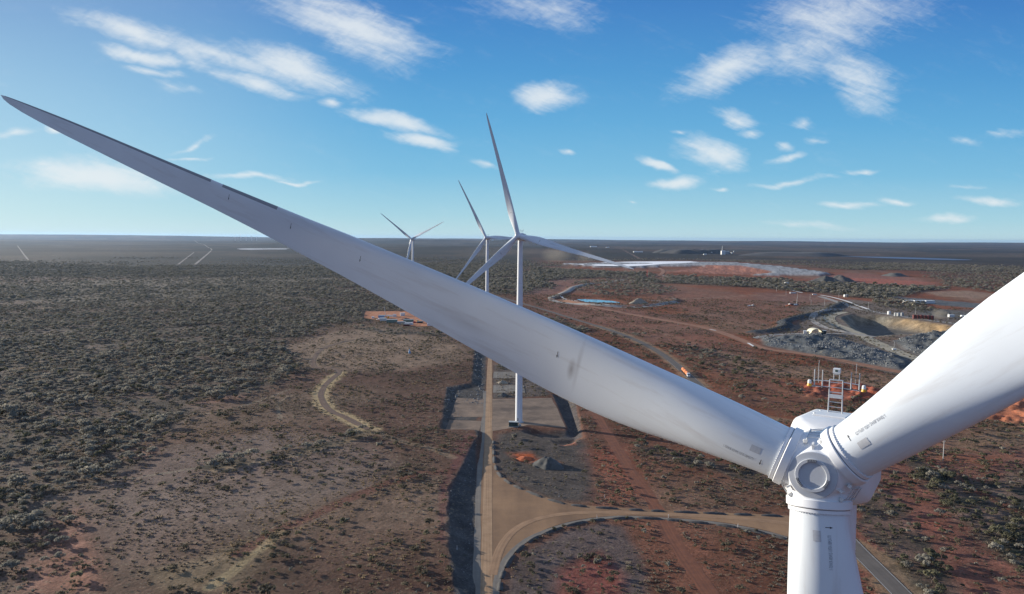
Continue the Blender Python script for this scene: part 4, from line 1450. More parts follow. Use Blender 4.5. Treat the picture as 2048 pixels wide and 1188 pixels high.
            for sx in (-.42, .42):
                br = MB()
                br.box(rp(sx, 1.15, 1.74), (.17, .20, .30), M=RM, bevel=.02)
                br.tube(rp(sx, 1.05, 1.55), rp(sx * 1.25, 1.28, 1.78), .03)
                br.build('rail_bracket', M_WHITEBOX, ro)
            fin = MB()
            fin.add([rp(sx, z, h) for sx in (-.05, .05) for (z, h) in ((1.25, 1.42), (1.52, 1.25), (1.56, 1.62), (1.28, 1.72))],
                    [(3, 2, 1, 0), (4, 5, 6, 7), (0, 1, 5, 4), (1, 2, 6, 5), (2, 3, 7, 6), (3, 0, 4, 7)])
            fin.build('lightning_fin', M_WHITEBOX, ro)
    # blades
    for k, a in enumerate(azs):
        bo = link('blade', ME_BLADE, None, root)
        bo.matrix_local = Matrix.Translation((0, -OVERHANG, H)) @ blade_matrix(a)
        if detail > 0:
            n = 64 if detail > 1 else 24
            fl_ = MB().lathe([(1.52, 1.98), (1.60, 1.98), (1.60, 2.16), (1.545, 2.17), (1.50, 2.18)], n, cap=False)
            for i in range(72 if detail > 1 else 0):
                t = 2 * math.pi * i / 72
                fl_.lathe([(.024, 2.14), (.024, 2.21)], 6, Matrix.Translation((1.572 * math.cos(t), 1.572 * math.sin(t), 0)))
            fl_.build('root_flange', M_WHITE, bo, smooth=25)
            MB().lathe([(1.585, 1.92), (1.585, 1.99)], n, cap=False).build('root_seal', M_SEAM, bo)
            MB().lathe([(1.60, 1.48), (1.70, 1.50), (1.70, 1.90), (1.64, 1.94), (1.50, 1.94)], n, cap=False).build('pitch_bearing', M_WHITE, bo, smooth=25)
        if detail > 1:
            lt = link('serial_lettering', lettering_on_blade(), M_GREYINK, bo)
            skin_patch(3.05, 3.62, .02, .40).build('grey_patch', M_PATCH, bo)
            for r_, c_ in ((2.85, -.42), (16.8, -.30), (34.2, -.15), (41.5, -.1), (48.6, -.05)):
                arrow_on_blade(r_, c_, .38 if r_ < 5 else .5).build('arrow_mark', M_INK, bo)
            for r0_, r1_ in ((43.3, 49.6), (51.0, 79.4)):
                edge_tape(r0_, r1_).build('edge_tape', M_LEP, bo, smooth=80)
        elif detail > 0:
            for r0_, r1_ in ((43.3, 49.6), (51.0, 79.4)):
                edge_tape(r0_, r1_).build('edge_tape', M_LEP, bo, smooth=80)
    return root


def hub_at(px, py, d):
    q = ray(px, py)
    q = q / q[1] * d
    return (q[0], q[1], q[2] + CAM_H)


A0 = -81.24
make_turbine('wind_turbine', 'white wind turbine towering closest, its hub cap and three huge blades filling the view', hub_at(1637, 940.4, 38.68), R(32.89),
             (R(A0 - 3.7), R(A0 + 120 + 0.8), R(A0 + 240 + 2.58)), 2)
make_turbine('wind_turbine', 'white wind turbine whose tower stands beside the green kiosk on the tan hardstand', hub_at(1036, 472, 452), R(19.5), (R(105), R(-15), R(225)), 1)
make_turbine('wind_turbine', 'white wind turbine just behind the one on the hardstand, one blade reaching up-left', hub_at(972, 475, 885), R(20), (R(117), R(-3), R(237)), 1)
make_turbine('wind_turbine', 'white wind turbine with two blades raised in a wide V above the dark plain', hub_at(823, 478, 1330), R(22), (R(143), R(23), R(263)), 1)
for i, (px, psi) in enumerate(((470, 100), (481, 75), (492, 95), (503, 20), (513, 110))):
    d = 16500 + 350 * i
    c = ray(px, 470)
    c = c / c[1] * d
    g_ = gz(c[0], c[1])
    root = empty('wind_turbine', (c[0], c[1], g_), -R(25))
    tag(root, 'tiny far wind turbine on the left horizon beneath the long blade', 'wind turbine', 'tiny wind turbines on the far horizon')
    MB().lathe([(4.5, -2), (3.2, 105)], 10).build('tower', M_WHITE, root)
    MB().box((0, 0, 107), (7, 14, 7)).build('nacelle', M_WHITE, root)
    for k in range(3):
        a = R(psi + 120 * k)
        MB().add([(0, -9, 107)] + [(math.cos(a + s) * q, -9, 107 + math.sin(a + s) * q) for q, s in ((22, .16), (72, 0), (20, -.12))] + [(math.cos(a) * 20, -11, 107 + math.sin(a) * 20)],
                 [(0, 1, 2, 3), (0, 4, 2, 1), (0, 3, 2, 4)]).build('blade', M_WHITE, root)

# ------------------------------------------------------------------ trees and shrubs


def foliage_material(name, col, dark):
    m = bpy.data.materials.new(name)
    m.use_nodes = True
    n, l = m.node_tree.nodes, m.node_tree.links
    p = n['Principled BSDF']
    p.inputs['Roughness'].default_value = 0.8
    p.inputs['Specular IOR Level'].default_value = 0.15
    geo = n.new('ShaderNodeNewGeometry')
    oi = n.new('ShaderNodeObjectInfo')
    ad = n.new('ShaderNodeMath')
    ad.operation = 'ADD'
    l.new(geo.outputs['Random Per Island'], ad.inputs[0])
    l.new(oi.outputs['Random'], ad.inputs[1])
    hf = n.new('ShaderNodeMath')
    hf.operation = 'MULTIPLY'
    hf.inputs[1].default_value = 0.5
    l.new(ad.outputs[0], hf.inputs[0])
    mx = n.new('ShaderNodeMixRGB')
    mx.inputs['Color1'].default_value = (*dark, 1)
    mx.inputs['Color2'].default_value = (*col, 1)
    l.new(hf.outputs[0], mx.inputs['Fac'])
    l.new(mx.outputs[0], p.inputs['Base Color'])
    tl = n.new('ShaderNodeBsdfTranslucent')
    l.new(mx.outputs[0], tl.inputs['Color'])
    ms = n.new('ShaderNodeMixShader')
    ms.inputs['Fac'].default_value = 0.5
    l.new(p.outputs[0], ms.inputs[1])
    l.new(tl.outputs[0], ms.inputs[2])
    l.new(ms.outputs[0], n['Material Output'].inputs['Surface'])
    return m


M_MULGA = foliage_material('grey_green_leaves', (0.43, 0.395, 0.315), (0.20, 0.185, 0.15))  # grey-green, paled further to stand for sun glare over the left woodland
M_OLIVE_L = foliage_material('olive_leaves', (0.24, 0.222, 0.135), (0.095, 0.09, 0.058))
M_SHRUB = foliage_material('dry_shrub_leaves', (0.22, 0.19, 0.125), (0.085, 0.075, 0.055))


def crown_mesh(seed, w, h, trunk, lobes, per, leaf):
    """Loose umbrella crown: lobes spread through a flattened dome, each a cloud of small leaf-clump faces."""
    rn = random.Random(seed)
    vs, fs = [], []
    for k in range(lobes):
        a = rn.uniform(0, 6.283)
        q = math.sqrt(rn.random()) * .78
        cx, cy = math.cos(a) * q * w / 2, math.sin(a) * q * w / 2
        cz = trunk + (h - trunk) * (.25 + .62 * math.sqrt(max(0, 1 - q * q)) * rn.uniform(.7, 1.0))
        lr = w * rn.uniform(.13, .22)
        for i in range(per):
            d = Vector((rn.gauss(0, 1), rn.gauss(0, 1), rn.gauss(0, .62) + .15))
            d.normalize()
            p = Vector((cx, cy, cz)) + Vector((d.x, d.y, d.z * .7)) * lr * rn.uniform(.55, 1.05)
            nrm = (d + Vector((rn.uniform(-.5, .5), rn.uniform(-.5, .5), rn.uniform(0, .8)))).normalized()
            e = nrm.orthogonal().normalized()
            e = Matrix.Rotation(rn.uniform(0, 6.28), 3, nrm) @ e
            g = nrm.cross(e)
            s = leaf * rn.uniform(.6, 1.3)
            o = len(vs)
            vs += [p - e * s - g * s * .5, p + e * s * .8 - g * s * .6, p + e * s + g * s * .5 + nrm * s * .25, p - e * s * .7 + g * s * .7]
            fs.append((o, o + 1, o + 2, o + 3))
    return MB().add(vs, fs).mesh('crown')


def trunk_mesh(seed, w, h, trunk):
    rn = random.Random(seed)
    b = MB()
    for k in range(rn.choice((1, 2, 3))):
        x0, y0 = rn.uniform(-.15, .15), rn.uniform(-.15, .15)
        x1, y1 = rn.uniform(-.5, .5), rn.uniform(-.5, .5)
        b.tube((x0, y0, -.3), (x1, y1, trunk), .14, .09, 7)
        for i in range(3):
            a = rn.uniform(0, 6.28)
            b.tube((x1, y1, trunk * .95), (x1 + math.cos(a) * w * .28, y1 + math.sin(a) * w * .28, trunk + (h - trunk) * .6), .08, .025, 5)
    return b.mesh('trunk')


TREE_KINDS = []
for k, (w, h, t, lob, mat) in enumerate(((4.8, 3.5, .8, 12, M_MULGA), (4.6, 3.9, .8, 11, M_OLIVE_L), (5.6, 4.0, 1.0, 14, M_MULGA), (3.0, 2.4, .4, 8, M_OLIVE_L), (4.3, 2.8, .4, 11, M_MULGA))):
    c = crown_mesh(100 + k, w, h, t, lob, 24, .30)
    c.materials.append(mat)
    tr = trunk_mesh(200 + k, w, h, t)
    tr.materials.append(M_TRUNK)
    TREE_KINDS.append((c, tr, h))
SHRUB_KINDS = []
for k, (w, h, lob, mat) in enumerate(((2.6, 1.5, 6, M_SHRUB), (1.9, 1.1, 5, M_MULGA), (3.2, 1.9, 7, M_SHRUB), (2.2, 1.7, 5, M_OLIVE_L))):
    c = crown_mesh(300 + k, w, h, .0, lob, 18, .24)
    c.materials.append(mat)
    SHRUB_KINDS.append((c, h))

# candidates over the whole view, kept where the woods are
NT = 620000
qr = np.sqrt(RNG.uniform(215.0 ** 2, 4300.0 ** 2, NT))
qa = RNG.uniform(-R(44), R(44), NT)
tx, ty = qr * np.sin(qa), qr * np.cos(qa)
wd_ = wood_density(tx, ty)
gap = fbm(tx, ty, 55, 91, 3)
keep = (RNG.random(NT) < wd_ * sstep(0.20, 0.58, gap) * (1 - sstep(1500, 4300, qr + (fbm(tx, ty, 500, 92, 3) - .5) * 2600))) & ~bare_mask(tx, ty)
tx, ty = tx[keep], ty[keep]
tz = ground_height(tx, ty)
ts = RNG.lognormal(-0.08, 0.30, len(tx)) * np.where((tx > 120) & (ty < 520), .82, np.where(tx < 60, .84, 1.0)) * np.where(np.hypot(tx, ty) > 1500, 1.25, 1.0)
tk = np.where((tx > 60) & (ty < 700), RNG.choice([1, 3, 1, 3, 4], len(tx)), RNG.choice([0, 2, 4, 0, 2, 4, 1], len(tx)))
trot = RNG.uniform(0, 6.283, len(tx))

# extra candidates close in, so the nearest stands are as full as the photograph's
NS = 150000
qr = np.sqrt(RNG.uniform(215.0 ** 2, 1500.0 ** 2, NS))
qa = RNG.uniform(-R(44), R(44), NS)
sx_, sy_ = qr * np.sin(qa), qr * np.cos(qa)
fl = fbm(sx_, sy_, 30, 93, 3)
keep = (RNG.random(NS) < 0.42 * sstep(0.36, 0.62, fl) + 0.10) & ~bare_mask(sx_, sy_)
keep &= ~((near(PAINT[0][0], sx_, sy_, 3) < 0) & (RNG.random(NS) < .7))
sx_, sy_ = sx_[keep], sy_[keep]
sz_ = ground_height(sx_, sy_)
ss = RNG.lognormal(-0.38, 0.38, len(sx_))
sk = RNG.integers(0, len(SHRUB_KINDS), len(sx_))
srot = RNG.uniform(0, 6.283, len(sx_))

# what the near blades and the road hide needs no individual
BLADE_HIDE = [np.array([(0, 188), (400, 345), (800, 510), (1140, 655), (1580, 858), (1640, 800), (1700, 830), (2048, 562), (2048, 790), (1735, 948), (1710, 1010), (1732, 1188), (1560, 1188), (1578, 1015), (1536, 958), (1262, 860), (1050, 765), (700, 560), (300, 360)], float)]


def visible_pick(x, y, z, h, count):
    px, py, dep = project(np.column_stack([x, y, z + h * .5]))
    ok = (px > 4) & (px < 2044) & (py > 470) & (py < 1184) & ~inside_poly(BLADE_HIDE[0], px, py)
    size = np.where(ok, h / dep, 0)
    idx = np.argsort(-size)[:count]
    return idx[size[idx] > 0], px, py


def zone(px, py):
    if px > 1560 and py > 850:
        return 'on red soil right of the downward blade'
    if px > 1240 and py > 740:
        return 'on red earth beneath the long blade'
    if px > 1060:
        return 'on the reddish plain beyond the long blade'
    if px < 330 and py > 960:
        return 'at the hazy lower edge of the woodland'
    if px < 640:
        return 'in the hazy woodland at left'
    return 'on the brown plain left of the gravel road'


def size_word(s):
    return 'small' if s < .85 else ('large' if s > 1.22 else 'middling')


pick, ppx, ppy = visible_pick(tx, ty, tz, ts * 4.5, 295)
for i in pick:
    c, tr, h = TREE_KINDS[tk[i]]
    root = empty('mulga_tree', (tx[i], ty[i], tz[i]), trot[i])
    root.scale = (ts[i],) * 3
    hue = 'grey-green' if c.materials[0] is M_MULGA else 'olive-green'
    zn = zone(ppx[i], ppy[i])
    tag(root, f'{size_word(ts[i])} {hue} mulga tree {zn}', 'tree', f'{size_word(ts[i])} {hue} trees {zn}')
    link('crown', c, None, root)
    link('trunk', tr, None, root)
spick, ppx, ppy = visible_pick(sx_, sy_, sz_, ss * 1.6, 295)
for i in spick:
    c, h = SHRUB_KINDS[sk[i]]
    o = link('dry_shrub', c, None, None, (sx_[i], sy_[i], sz_[i]), srot[i])
    o.scale = (ss[i],) * 3
    hue = {M_SHRUB: 'brown', M_MULGA: 'grey-green', M_OLIVE_L: 'olive'}[c.materials[0]]
    zn = zone(ppx[i], ppy[i])
    tag(o, f'{size_word(ss[i])} low {hue} shrub {zn}', 'shrub', f'{size_word(ss[i])} low {hue} shrubs {zn}')


def scatter(name, x, y, z, s, k, rot, kinds):
    """Everything of the kind that is too far or too many to count: one object, copies by geometry nodes."""
    me = bpy.data.meshes.new(name)
    me.vertices.add(len(x))
    me.vertices.foreach_set('co', np.column_stack([x, y, z]).astype(np.float32).ravel())
    for nm_, ar, ty_ in (('size', s, 'FLOAT'), ('turn', rot, 'FLOAT'), ('kind_index', k, 'INT')):
        a = me.attributes.new(nm_, ty_, 'POINT')
        a.data.foreach_set('value', np.asarray(ar, np.float32 if ty_ == 'FLOAT' else np.int32))
    me.update()
    o = link(name, me)
    tag(o, kind='stuff')
    ng = bpy.data.node_groups.new(name, 'GeometryNodeTree')
    ng.interface.new_socket('Geometry', in_out='INPUT', socket_type='NodeSocketGeometry')
    ng.interface.new_socket('Geometry', in_out='OUTPUT', socket_type='NodeSocketGeometry')
    n, l = ng.nodes, ng.links
    gi, go = n.new('NodeGroupInput'), n.new('NodeGroupOutput')
    iop = n.new('GeometryNodeInstanceOnPoints')
    jn = n.new('GeometryNodeGeometryToInstance')
    l.new(gi.outputs[0], iop.inputs['Points'])
    for src in reversed(kinds):
        oi = n.new('GeometryNodeObjectInfo')
        oi.inputs['Object'].default_value = src
        oi.inputs['As Instance'].default_value = False
        g2 = n.new('GeometryNodeGeometryToInstance')
        l.new(oi.outputs['Geometry'], g2.inputs[0])
        l.new(g2.outputs[0], jn.inputs[0])
    # several instances side by side in one list
    n.remove(jn)
    jn = n.new('GeometryNodeJoinGeometry')
    for g2 in [q for q in n if q.bl_idname == 'GeometryNodeGeometryToInstance']:
        l.new(g2.outputs[0], jn.inputs[0])
    l.new(jn.outputs[0], iop.inputs['Instance'])
    iop.inputs['Pick Instance'].default_value = True

    def attr(nm_, dt):
        q = n.new('GeometryNodeInputNamedAttribute')
        q.data_type = dt
        q.inputs['Name'].default_value = nm_
        return next(z_ for z_ in q.outputs if z_.enabled and z_.name == 'Attribute')
    l.new(attr('kind_index', 'INT'), iop.inputs['Instance Index'])
    l.new(attr('size', 'FLOAT'), iop.inputs['Scale'])
    cx = n.new('ShaderNodeCombineXYZ')
    l.new(attr('turn', 'FLOAT'), cx.inputs[2])
    l.new(cx.outputs[0], iop.inputs['Rotation'])
    l.new(iop.outputs[0], go.inputs[0])
    o.modifiers.new('scatter', 'NODES').node_group = ng
    return o


def first_of(me):
    return next(o for o in S.objects if o.type == 'MESH' and o.data is me)


rest = np.ones(len(tx), bool)
rest[pick] = False
have = {id(o.data): o for o in S.objects if o.type == 'MESH'}
kinds = [have[id(c)] for c, _, _ in TREE_KINDS]
scatter('mulga_woodland', tx[rest], ty[rest], tz[rest], ts[rest], tk[rest], trot[rest], kinds)
rest = np.ones(len(sx_), bool)
rest[spick] = False
scatter('low_scrub', sx_[rest], sy_[rest], sz_[rest], ss[rest], sk[rest], srot[rest], [have[id(c)] for c, _ in SHRUB_KINDS])


def tuft_mesh(seed, w, h, n):
    rn = random.Random(seed)
    b = MB()
    for i in range(n):
        a, q = rn.uniform(0, 6.28), rn.uniform(.02, .22) * w
        x, y = math.cos(a) * q, math.sin(a) * q
        t = a + rn.uniform(-.6, .6)
        lx, ly = math.cos(t) * w * rn.uniform(.2, .42), math.sin(t) * w * rn.uniform(.2, .42)
        px_, py_ = -math.sin(t) * w * .09, math.cos(t) * w * .09
        hh = h * rn.uniform(.6, 1.1)
        b.add([(x - px_, y - py_, -.05), (x + px_, y + py_, -.05), (x + lx + px_ * .6, y + ly + py_ * .6, hh * .8), (x + lx * .6 - px_, y + ly * .6 - py_, hh)], [(0, 1, 2, 3)])
    return b.mesh('dry_grass')


M_STRAW = foliage_material('straw_grass', (0.40, 0.31, 0.19), (0.20, 0.15, 0.10))
M_GREYGR = foliage_material('grey_grass', (0.30, 0.245, 0.185), (0.14, 0.115, 0.09))
tufts = []
for i, (w_, h_, mt) in enumerate(((1.0, .45, M_STRAW), (1.3, .5, M_GREYGR), (.8, .35, M_STRAW))):
    me = tuft_mesh(400 + i, w_, h_, 16)
    me.materials.append(mt)
    o = link('dry_grass', me, None, None, at(900 - 30 * i, 1150 - 22 * i))
    tag(o, kind='stuff')
    tufts.append(o)
NG = 170000
qr = np.sqrt(RNG.uniform(215.0 ** 2, 820.0 ** 2, NG))
qa = RNG.uniform(-R(42), R(42), NG)
gx_, gy_ = qr * np.sin(qa), qr * np.cos(qa)
keep = (RNG.random(NG) < .62 * sstep(.42, .64, fbm(gx_, gy_, 24, 97, 4)) + .06) & ~bare_mask(gx_, gy_)
keep &= ~((near(PAINT[0][0], gx_, gy_, 3) < 0) & (RNG.random(NG) < .85)) & ~((near(PAINT[1][0], gx_, gy_, 3) < 0) & (RNG.random(NG) < .6))
keep &= ~((near(LEFT_TRACK, gx_, gy_, 6, False) < 2.5))
gx_, gy_ = gx_[keep], gy_[keep]
gk = np.where(fbm(gx_, gy_, 70, 98, 3) > .52, RNG.choice([0, 2], len(gx_)), 1)
scatter('grass_tussocks', gx_, gy_, ground_height(gx_, gy_), RNG.lognormal(-.28, .35, len(gx_)), gk, RNG.uniform(0, 6.28, len(gx_)), tufts)


def rock_mesh(seed):
    bm = bmesh.new()
    bmesh.ops.create_icosphere(bm, subdivisions=2, radius=1.0)
    rn = random.Random(seed)
    ax = [Vector((rn.gauss(0, 1), rn.gauss(0, 1), rn.gauss(0, 1))).normalized() for _ in range(9)]
    for v in bm.verts:
        d = min(1.0, *[(.62 + .3 * rn.random() * 0) / max(.05, v.co.normalized().dot(a)) if v.co.normalized().dot(a) > .5 else 9 for a in ax])
        v.co = v.co * d * (1 + rn.uniform(-.05, .05))
        v.co.z *= .75
    me = bpy.data.meshes.new('boulder')
    bm.to_mesh(me)
    bm.free()
    return me


M_ROCK = material('blue_grey_rock', (0.17, 0.175, 0.175), 0.9, vary=0.35, vscale=0.8)
rocks = []
for i, (px, py, sc_, wh) in enumerate(((1538, 684, 2.2, 'at the left tip of the dark dump'), (1690, 697, 2.4, 'on the middle of the dark dump'), (1835, 728, 2.2, 'at the right end of the dark dump below the haul road'))):
    me = rock_mesh(70 + i)
    me.materials.append(M_ROCK)
    o = link('boulder', me, None, None, at(px, py, .5), random.uniform(0, 6))
    o.scale = (sc_,) * 3
    tag(o, 'big blue-grey boulder ' + wh, 'boulder')
    rocks.append(o)
bx, by = [], []
for poly, n_ in ((DUMP1, 5200), (DUMP2, 2600), (BUND, 500), (CUT, 700)):
    lo_, hi_ = poly.min(0), poly.max(0)
    x, y = RNG.uniform(lo_[0], hi_[0], n_ * 5), RNG.uniform(lo_[1], hi_[1], n_ * 5)
    if poly is BUND:
        k = near(poly, x, y, 30, False) < 9
    else:
        k = near(poly, x, y, 30) < (-2 if poly is not CUT else -.8)
        k &= fbm(x, y, 18, 95, 3) > (.44 if poly is not CUT else .3)
    bx.append(x[k][:n_])
    by.append(y[k][:n_])
bx, by = np.concatenate(bx), np.concatenate(by)
scatter('rock_rubble', bx, by, ground_height(bx, by), RNG.lognormal(-.85, .55, len(bx)) * np.where(by < 500, .42, 1.0), RNG.integers(0, 3, len(bx)), RNG.uniform(0, 6.28, len(bx)), rocks)

# ------------------------------------------------------------------ things on and beside the roads


def heap(name, px, py, w, l, h, mat, label, cat, seed, rz=0.0, group=None, flat=0.0, kind=None):
    """A tipped heap of loose rock: an uneven cone with slumped sides."""
    p = at(px, py)
    na, nr = 44, 14
    vs, fs = [], []
    for j in range(nr + 1):
        q = j / nr
        for i in range(na):
            a = 2 * math.pi * i / na
            e = 1 + .16 * math.sin(2 * a + seed) + .10 * math.sin(5 * a + seed * 2.1)
            x, y = math.cos(a) * q * w / 2 * e, math.sin(a) * q * l / 2 * e
            z = h * min(1.0, (1 - q) / max(1e-6, 1 - flat))
            vs.append((x, y, z))
    V = np.array(vs)
    V[:, 2] += (fbm(V[:, 0] + seed * 31, V[:, 1], max(w, l) * .12, seed, 3) - .5) * h * .35 * np.clip(V[:, 2] / h * 2.5, 0, 1)
    V[:, 2] -= .4 * (V[:, 2] < .05)
    fs = [(j * na + i, j * na + (i + 1) % na, (j + 1) * na + (i + 1) % na, (j + 1) * na + i) for j in range(nr) for i in range(na)]
    fs = [f[::-1] for f in fs]
    o = MB().add(V.tolist(), fs).build(name, mat, None, p, rz, smooth=80)
    return tag(o, label, cat, group, kind)


heap('gravel_mound', 1096, 931, 15, 17, 4.2, M_GREYROCK, 'dark grey gravel mound tipped beside the bright orange earth', 'mound', 3, R(20), None, .22)
heap('earth_mound', 1049, 918, 11, 8, 1.5, M_REDROCK, 'low bright orange earth heap left of the dark gravel mound', 'mound', 5)
heap('rubble_mound', 1277, 607, 36, 26, 9, M_PALEROCK, 'pale rubble mound on the bank right of the turquoise pond', 'mound', 7, 0, None, .2)
heap('stockpile', 1652, 566, 92, 80, 19, M_GREYROCK, 'grey conical stockpile in front of the long dark tailings wall', 'stockpile', 9, 0, None, .1)
heap('stockpile', 1680, 562, 80, 90, 17, M_DARKROCK, 'darker stockpile just right of the grey conical one', 'stockpile', 11, 0, None, .15)
heap('stockpile', 1790, 552, 90, 100, 10, M_GREYROCK, 'low grey stockpile behind the bright red earthworks', 'stockpile', 12, 0, None, .4)
heap('stockpile', 1345, 505.5, 330, 300, 30, M_GREYROCK, 'pale grey flat-topped stockpile at the left end of the far plant', 'stockpile', 13, 0, None, .55)
for i, (px, w) in enumerate(((1380, 420), (1405, 430), (1425, 300))):
    heap('stockpile', px, 507, w, 260, 32 + 2 * i, M_DARKROCK, ('left', 'middle', 'right')[i] + ' hump of the long black stockpile beside the far plant', 'stockpile', 21 + i, 0, None, .6)
heap('mesa', 1590, 511, 900, 500, 24, M_DARKROCK, 'long dark flat-topped dump right of the far plant', 'dump', 31, 0, None, .6)
for i, (px, py) in enumerate(((1006, 733), (1005, 766), (1006, 792))):
    heap('rock_pile', px, py, 11, 7, 2.6, (M_GREYROCK, M_PALEROCK, M_GREYROCK)[i], ('farthest', 'middle', 'nearest')[i] + ' of three rock piles between the gravel road and the tower', 'rock pile', 41 + i)

# low berms along the junction: each a short windrow with a gap before the next
BERMS = [
    ([(987, 880), (987.5, 910), (990, 934), (1000, 953), (1024, 971), (1065, 987), (1106, 1003.5), (1156, 1013), (1240, 1018.5), (1323, 1023), (1446, 1028), (1576, 1033)], 5.5, 5.0, -1, 'upper'),
    ([(999, 1188), (1001, 1158), (1013, 1128), (1036, 1098), (1067, 1077), (1108, 1060), (1148, 1047.5), (1193, 1040), (1252, 1035.5), (1300, 1036), (1344, 1040.5), (1447, 1050), (1528, 1066), (1574, 1079)], 5.5, 4.0, 1, 'lower'),
]
for pts, seg, gap_, side, nm_ in BERMS:
    line = chaikin(P0(pts), 2)
    s = np.concatenate([[0], np.cumsum(np.hypot(*np.diff(line, axis=0).T))])
    t = 2.0
    while t < s[-1] - seg:
        L = seg * random.uniform(1.1, 2.1)
        q0 = np.array([np.interp(t, s, line[:, 0]), np.interp(t, s, line[:, 1])])
        q1 = np.array([np.interp(t + L, s, line[:, 0]), np.interp(t + L, s, line[:, 1])])
        d = q1 - q0
        n = 9
        vs, fs = [], []
        for i in range(n + 1):
            f = i / n
            c = q0 + d * f
            e = math.sin(math.pi * min(1, max(0.02, f * 1.0))) ** .35
            nn = np.array([d[1], -d[0]]) / np.hypot(*d)
            for o_, z_ in ((-1.3, -.15), (-.6, .55), (-.1, .85), (.5, .6), (1.3, -.15)):
                jj = random.uniform(-.14, .14)
                w = c + nn * (o_ * (.6 + .4 * e) + jj)
                vs.append((w[0] - q0[0], w[1] - q0[1], gz(q0[0], q0[1]) * 0 + max(-.3, z_ * e + jj * .7)))
        for i in range(n):
            for j in range(4):
                a = i * 5 + j
                fs.append((a, a + 1, a + 6, a + 5))
        o = MB().add(vs, fs).build('earth_berm', M_DARKROCK, None, (q0[0], q0[1], gz(*q0) - .02), smooth=80)
        bx, by, _ = project((q0[0], q0[1], 0))
        where = 'beside the straight part by the gravel mound' if bx < 1000 else ('along the curve' if bx < 1130 else ('on the straight arm near the red track' if bx < 1450 else 'close to the downward blade'))
        tag(o, f'grey earth berm, {nm_} edge of the turn-off, {where}', 'berm', f'earth berms, {nm_} edge, {where}')
        t += L + gap_ * random.uniform(.35, .8)

# marker posts
MARKS = [(1194, 1037, 'left of the red track crossing'), (1337, 1036, 'where the red track meets the gravel turn-off'), (1476, 1055, 'near the downward blade'), (1118, 994, 'on the upper verge of the turn-off curve'), (1209, 996, 'on red earth above the gravel turn-off'), (914, 1100, 'in the dark road cutting')]
for px, py, wh in MARKS:
    p = at(px, py)
    root = empty('marker_post', p)
    tag(root, 'short white marker post ' + wh, 'post')
    MB().box((0, 0, .8), (.16, .16, 1.7), bevel=.02).build('post', M_WHITEBOX, root)
    MB().box((0, -.09, 1.38), (.11, .02, .22)).build('reflector', M_SIGNRED, root)

# green kiosk at the foot of the tower
p = at(1027, 853)
k = empty('transformer_kiosk', p, R(-8))
tag(k, 'dark green transformer kiosk with a pale roof at the foot of the tower', 'kiosk')
MB().box((0, 0, 1.75), (5.6, 3.0, 2.7), bevel=.05).build('body', M_KIOSK, k)
MB().box((0, 0, .2), (6.4, 3.6, .5), bevel=.05).build('plinth', M_CONC, k)
MB().box((0, 0, 3.17), (6.0, 3.4, .16), bevel=.05).build('roof', M_ROOF, k)
for x in (-1.75, 0, 1.75):
    d = MB().box((x, -1.515, 1.7), (1.5, .05, 2.2), bevel=.015).build('door', M_KIOSK, k)
    MB().box((x + .55, -1.555, 1.6), (.06, .05, .3)).build('handle', M_GALV, d)
    lv = MB()
    for i in range(6):
        lv.box((x, -1.55, 2.15 + .09 * i), (.9, .03, .04))
    lv.build('louvre', M_DARKBOX, d)
MB().box((4.0, 1.2, .7), (1.4, 1.6, 1.4), bevel=.04).build('switch_cabinet', M_ROOF, k)

# road train: white prime mover, three orange-covered trailers
a_, b_ = at(1359, 736.0), at(1377.5, 755)
hd = math.atan2(b_.y - a_.y, b_.x - a_.x)
tr = empty('road_train', b_, hd)
tag(tr, 'road train with a white cab and orange-covered trailers on the sealed road', 'truck')


def wheels(parent, xs, half=1.05, dual=True):
    for x in xs:
        for s in (-1, 1):
            w = MB().lathe([(.30, -.16), (.50, -.15), (.52, 0), (.50, .15), (.30, .16)], 18, Matrix.Translation((x, s * half, .55)) @ Matrix.Rotation(R(90), 4, 'X')).build('wheel', M_TYRE, parent)
            MB().lathe([(.05, -.17), (.28, -.17), (.28, .17), (.05, .17)], 12, Matrix.Translation((x, s * half, .55)) @ Matrix.Rotation(R(90), 4, 'X')).build('rim', M_GALV, w)


cab = MB().add([(x, y, z) for y in (-1.2, 1.2) for x, z in ((-3.2, .9), (.4, .9), (.4, 1.9), (-.55, 2.15), (-.85, 3.3), (-2.9, 3.6), (-3.2, 3.5))],
               [tuple(range(6, -1, -1)), tuple(range(7, 14))] + [(i, (i + 1) % 7, 7 + (i + 1) % 7, 7 + i) for i in range(7)]).build('cab', M_WHITEBOX, tr)
MB().add([(-.585, -1.05, 2.25), (-.585, 1.05, 2.25), (-.80, 1.0, 3.1), (-.80, -1.0, 3.1)], [(0, 1, 2, 3)]).build('windscreen', M_GLASS, cab).location.x = .03
for s in (-1, 1):
    MB().box((-1.4, s * 1.215, 2.6), (.9, .03, .7)).build('side_window', M_GLASS, cab)
    MB().box((.42, s * .85, 1.25), (.06, .3, .25)).build('headlight', M_CLEAR, cab)
    MB().tube((-3.4, s * 1.0, 1.2), (-3.4, s * 1.0, 4.0), .09).build('exhaust_stack', M_GALV, cab)
MB().box((.5, 0, .75), (.15, 2.5, .5), bevel=.04).build('bull_bar', M_GALV, cab)
MB().box((-3.9, 0, .85), (5.6, 1.0, .3)).build('chassis', M_DARKBOX, tr)
wheels(tr, (-.5, -4.3, -5.6))
x0 = -4.4
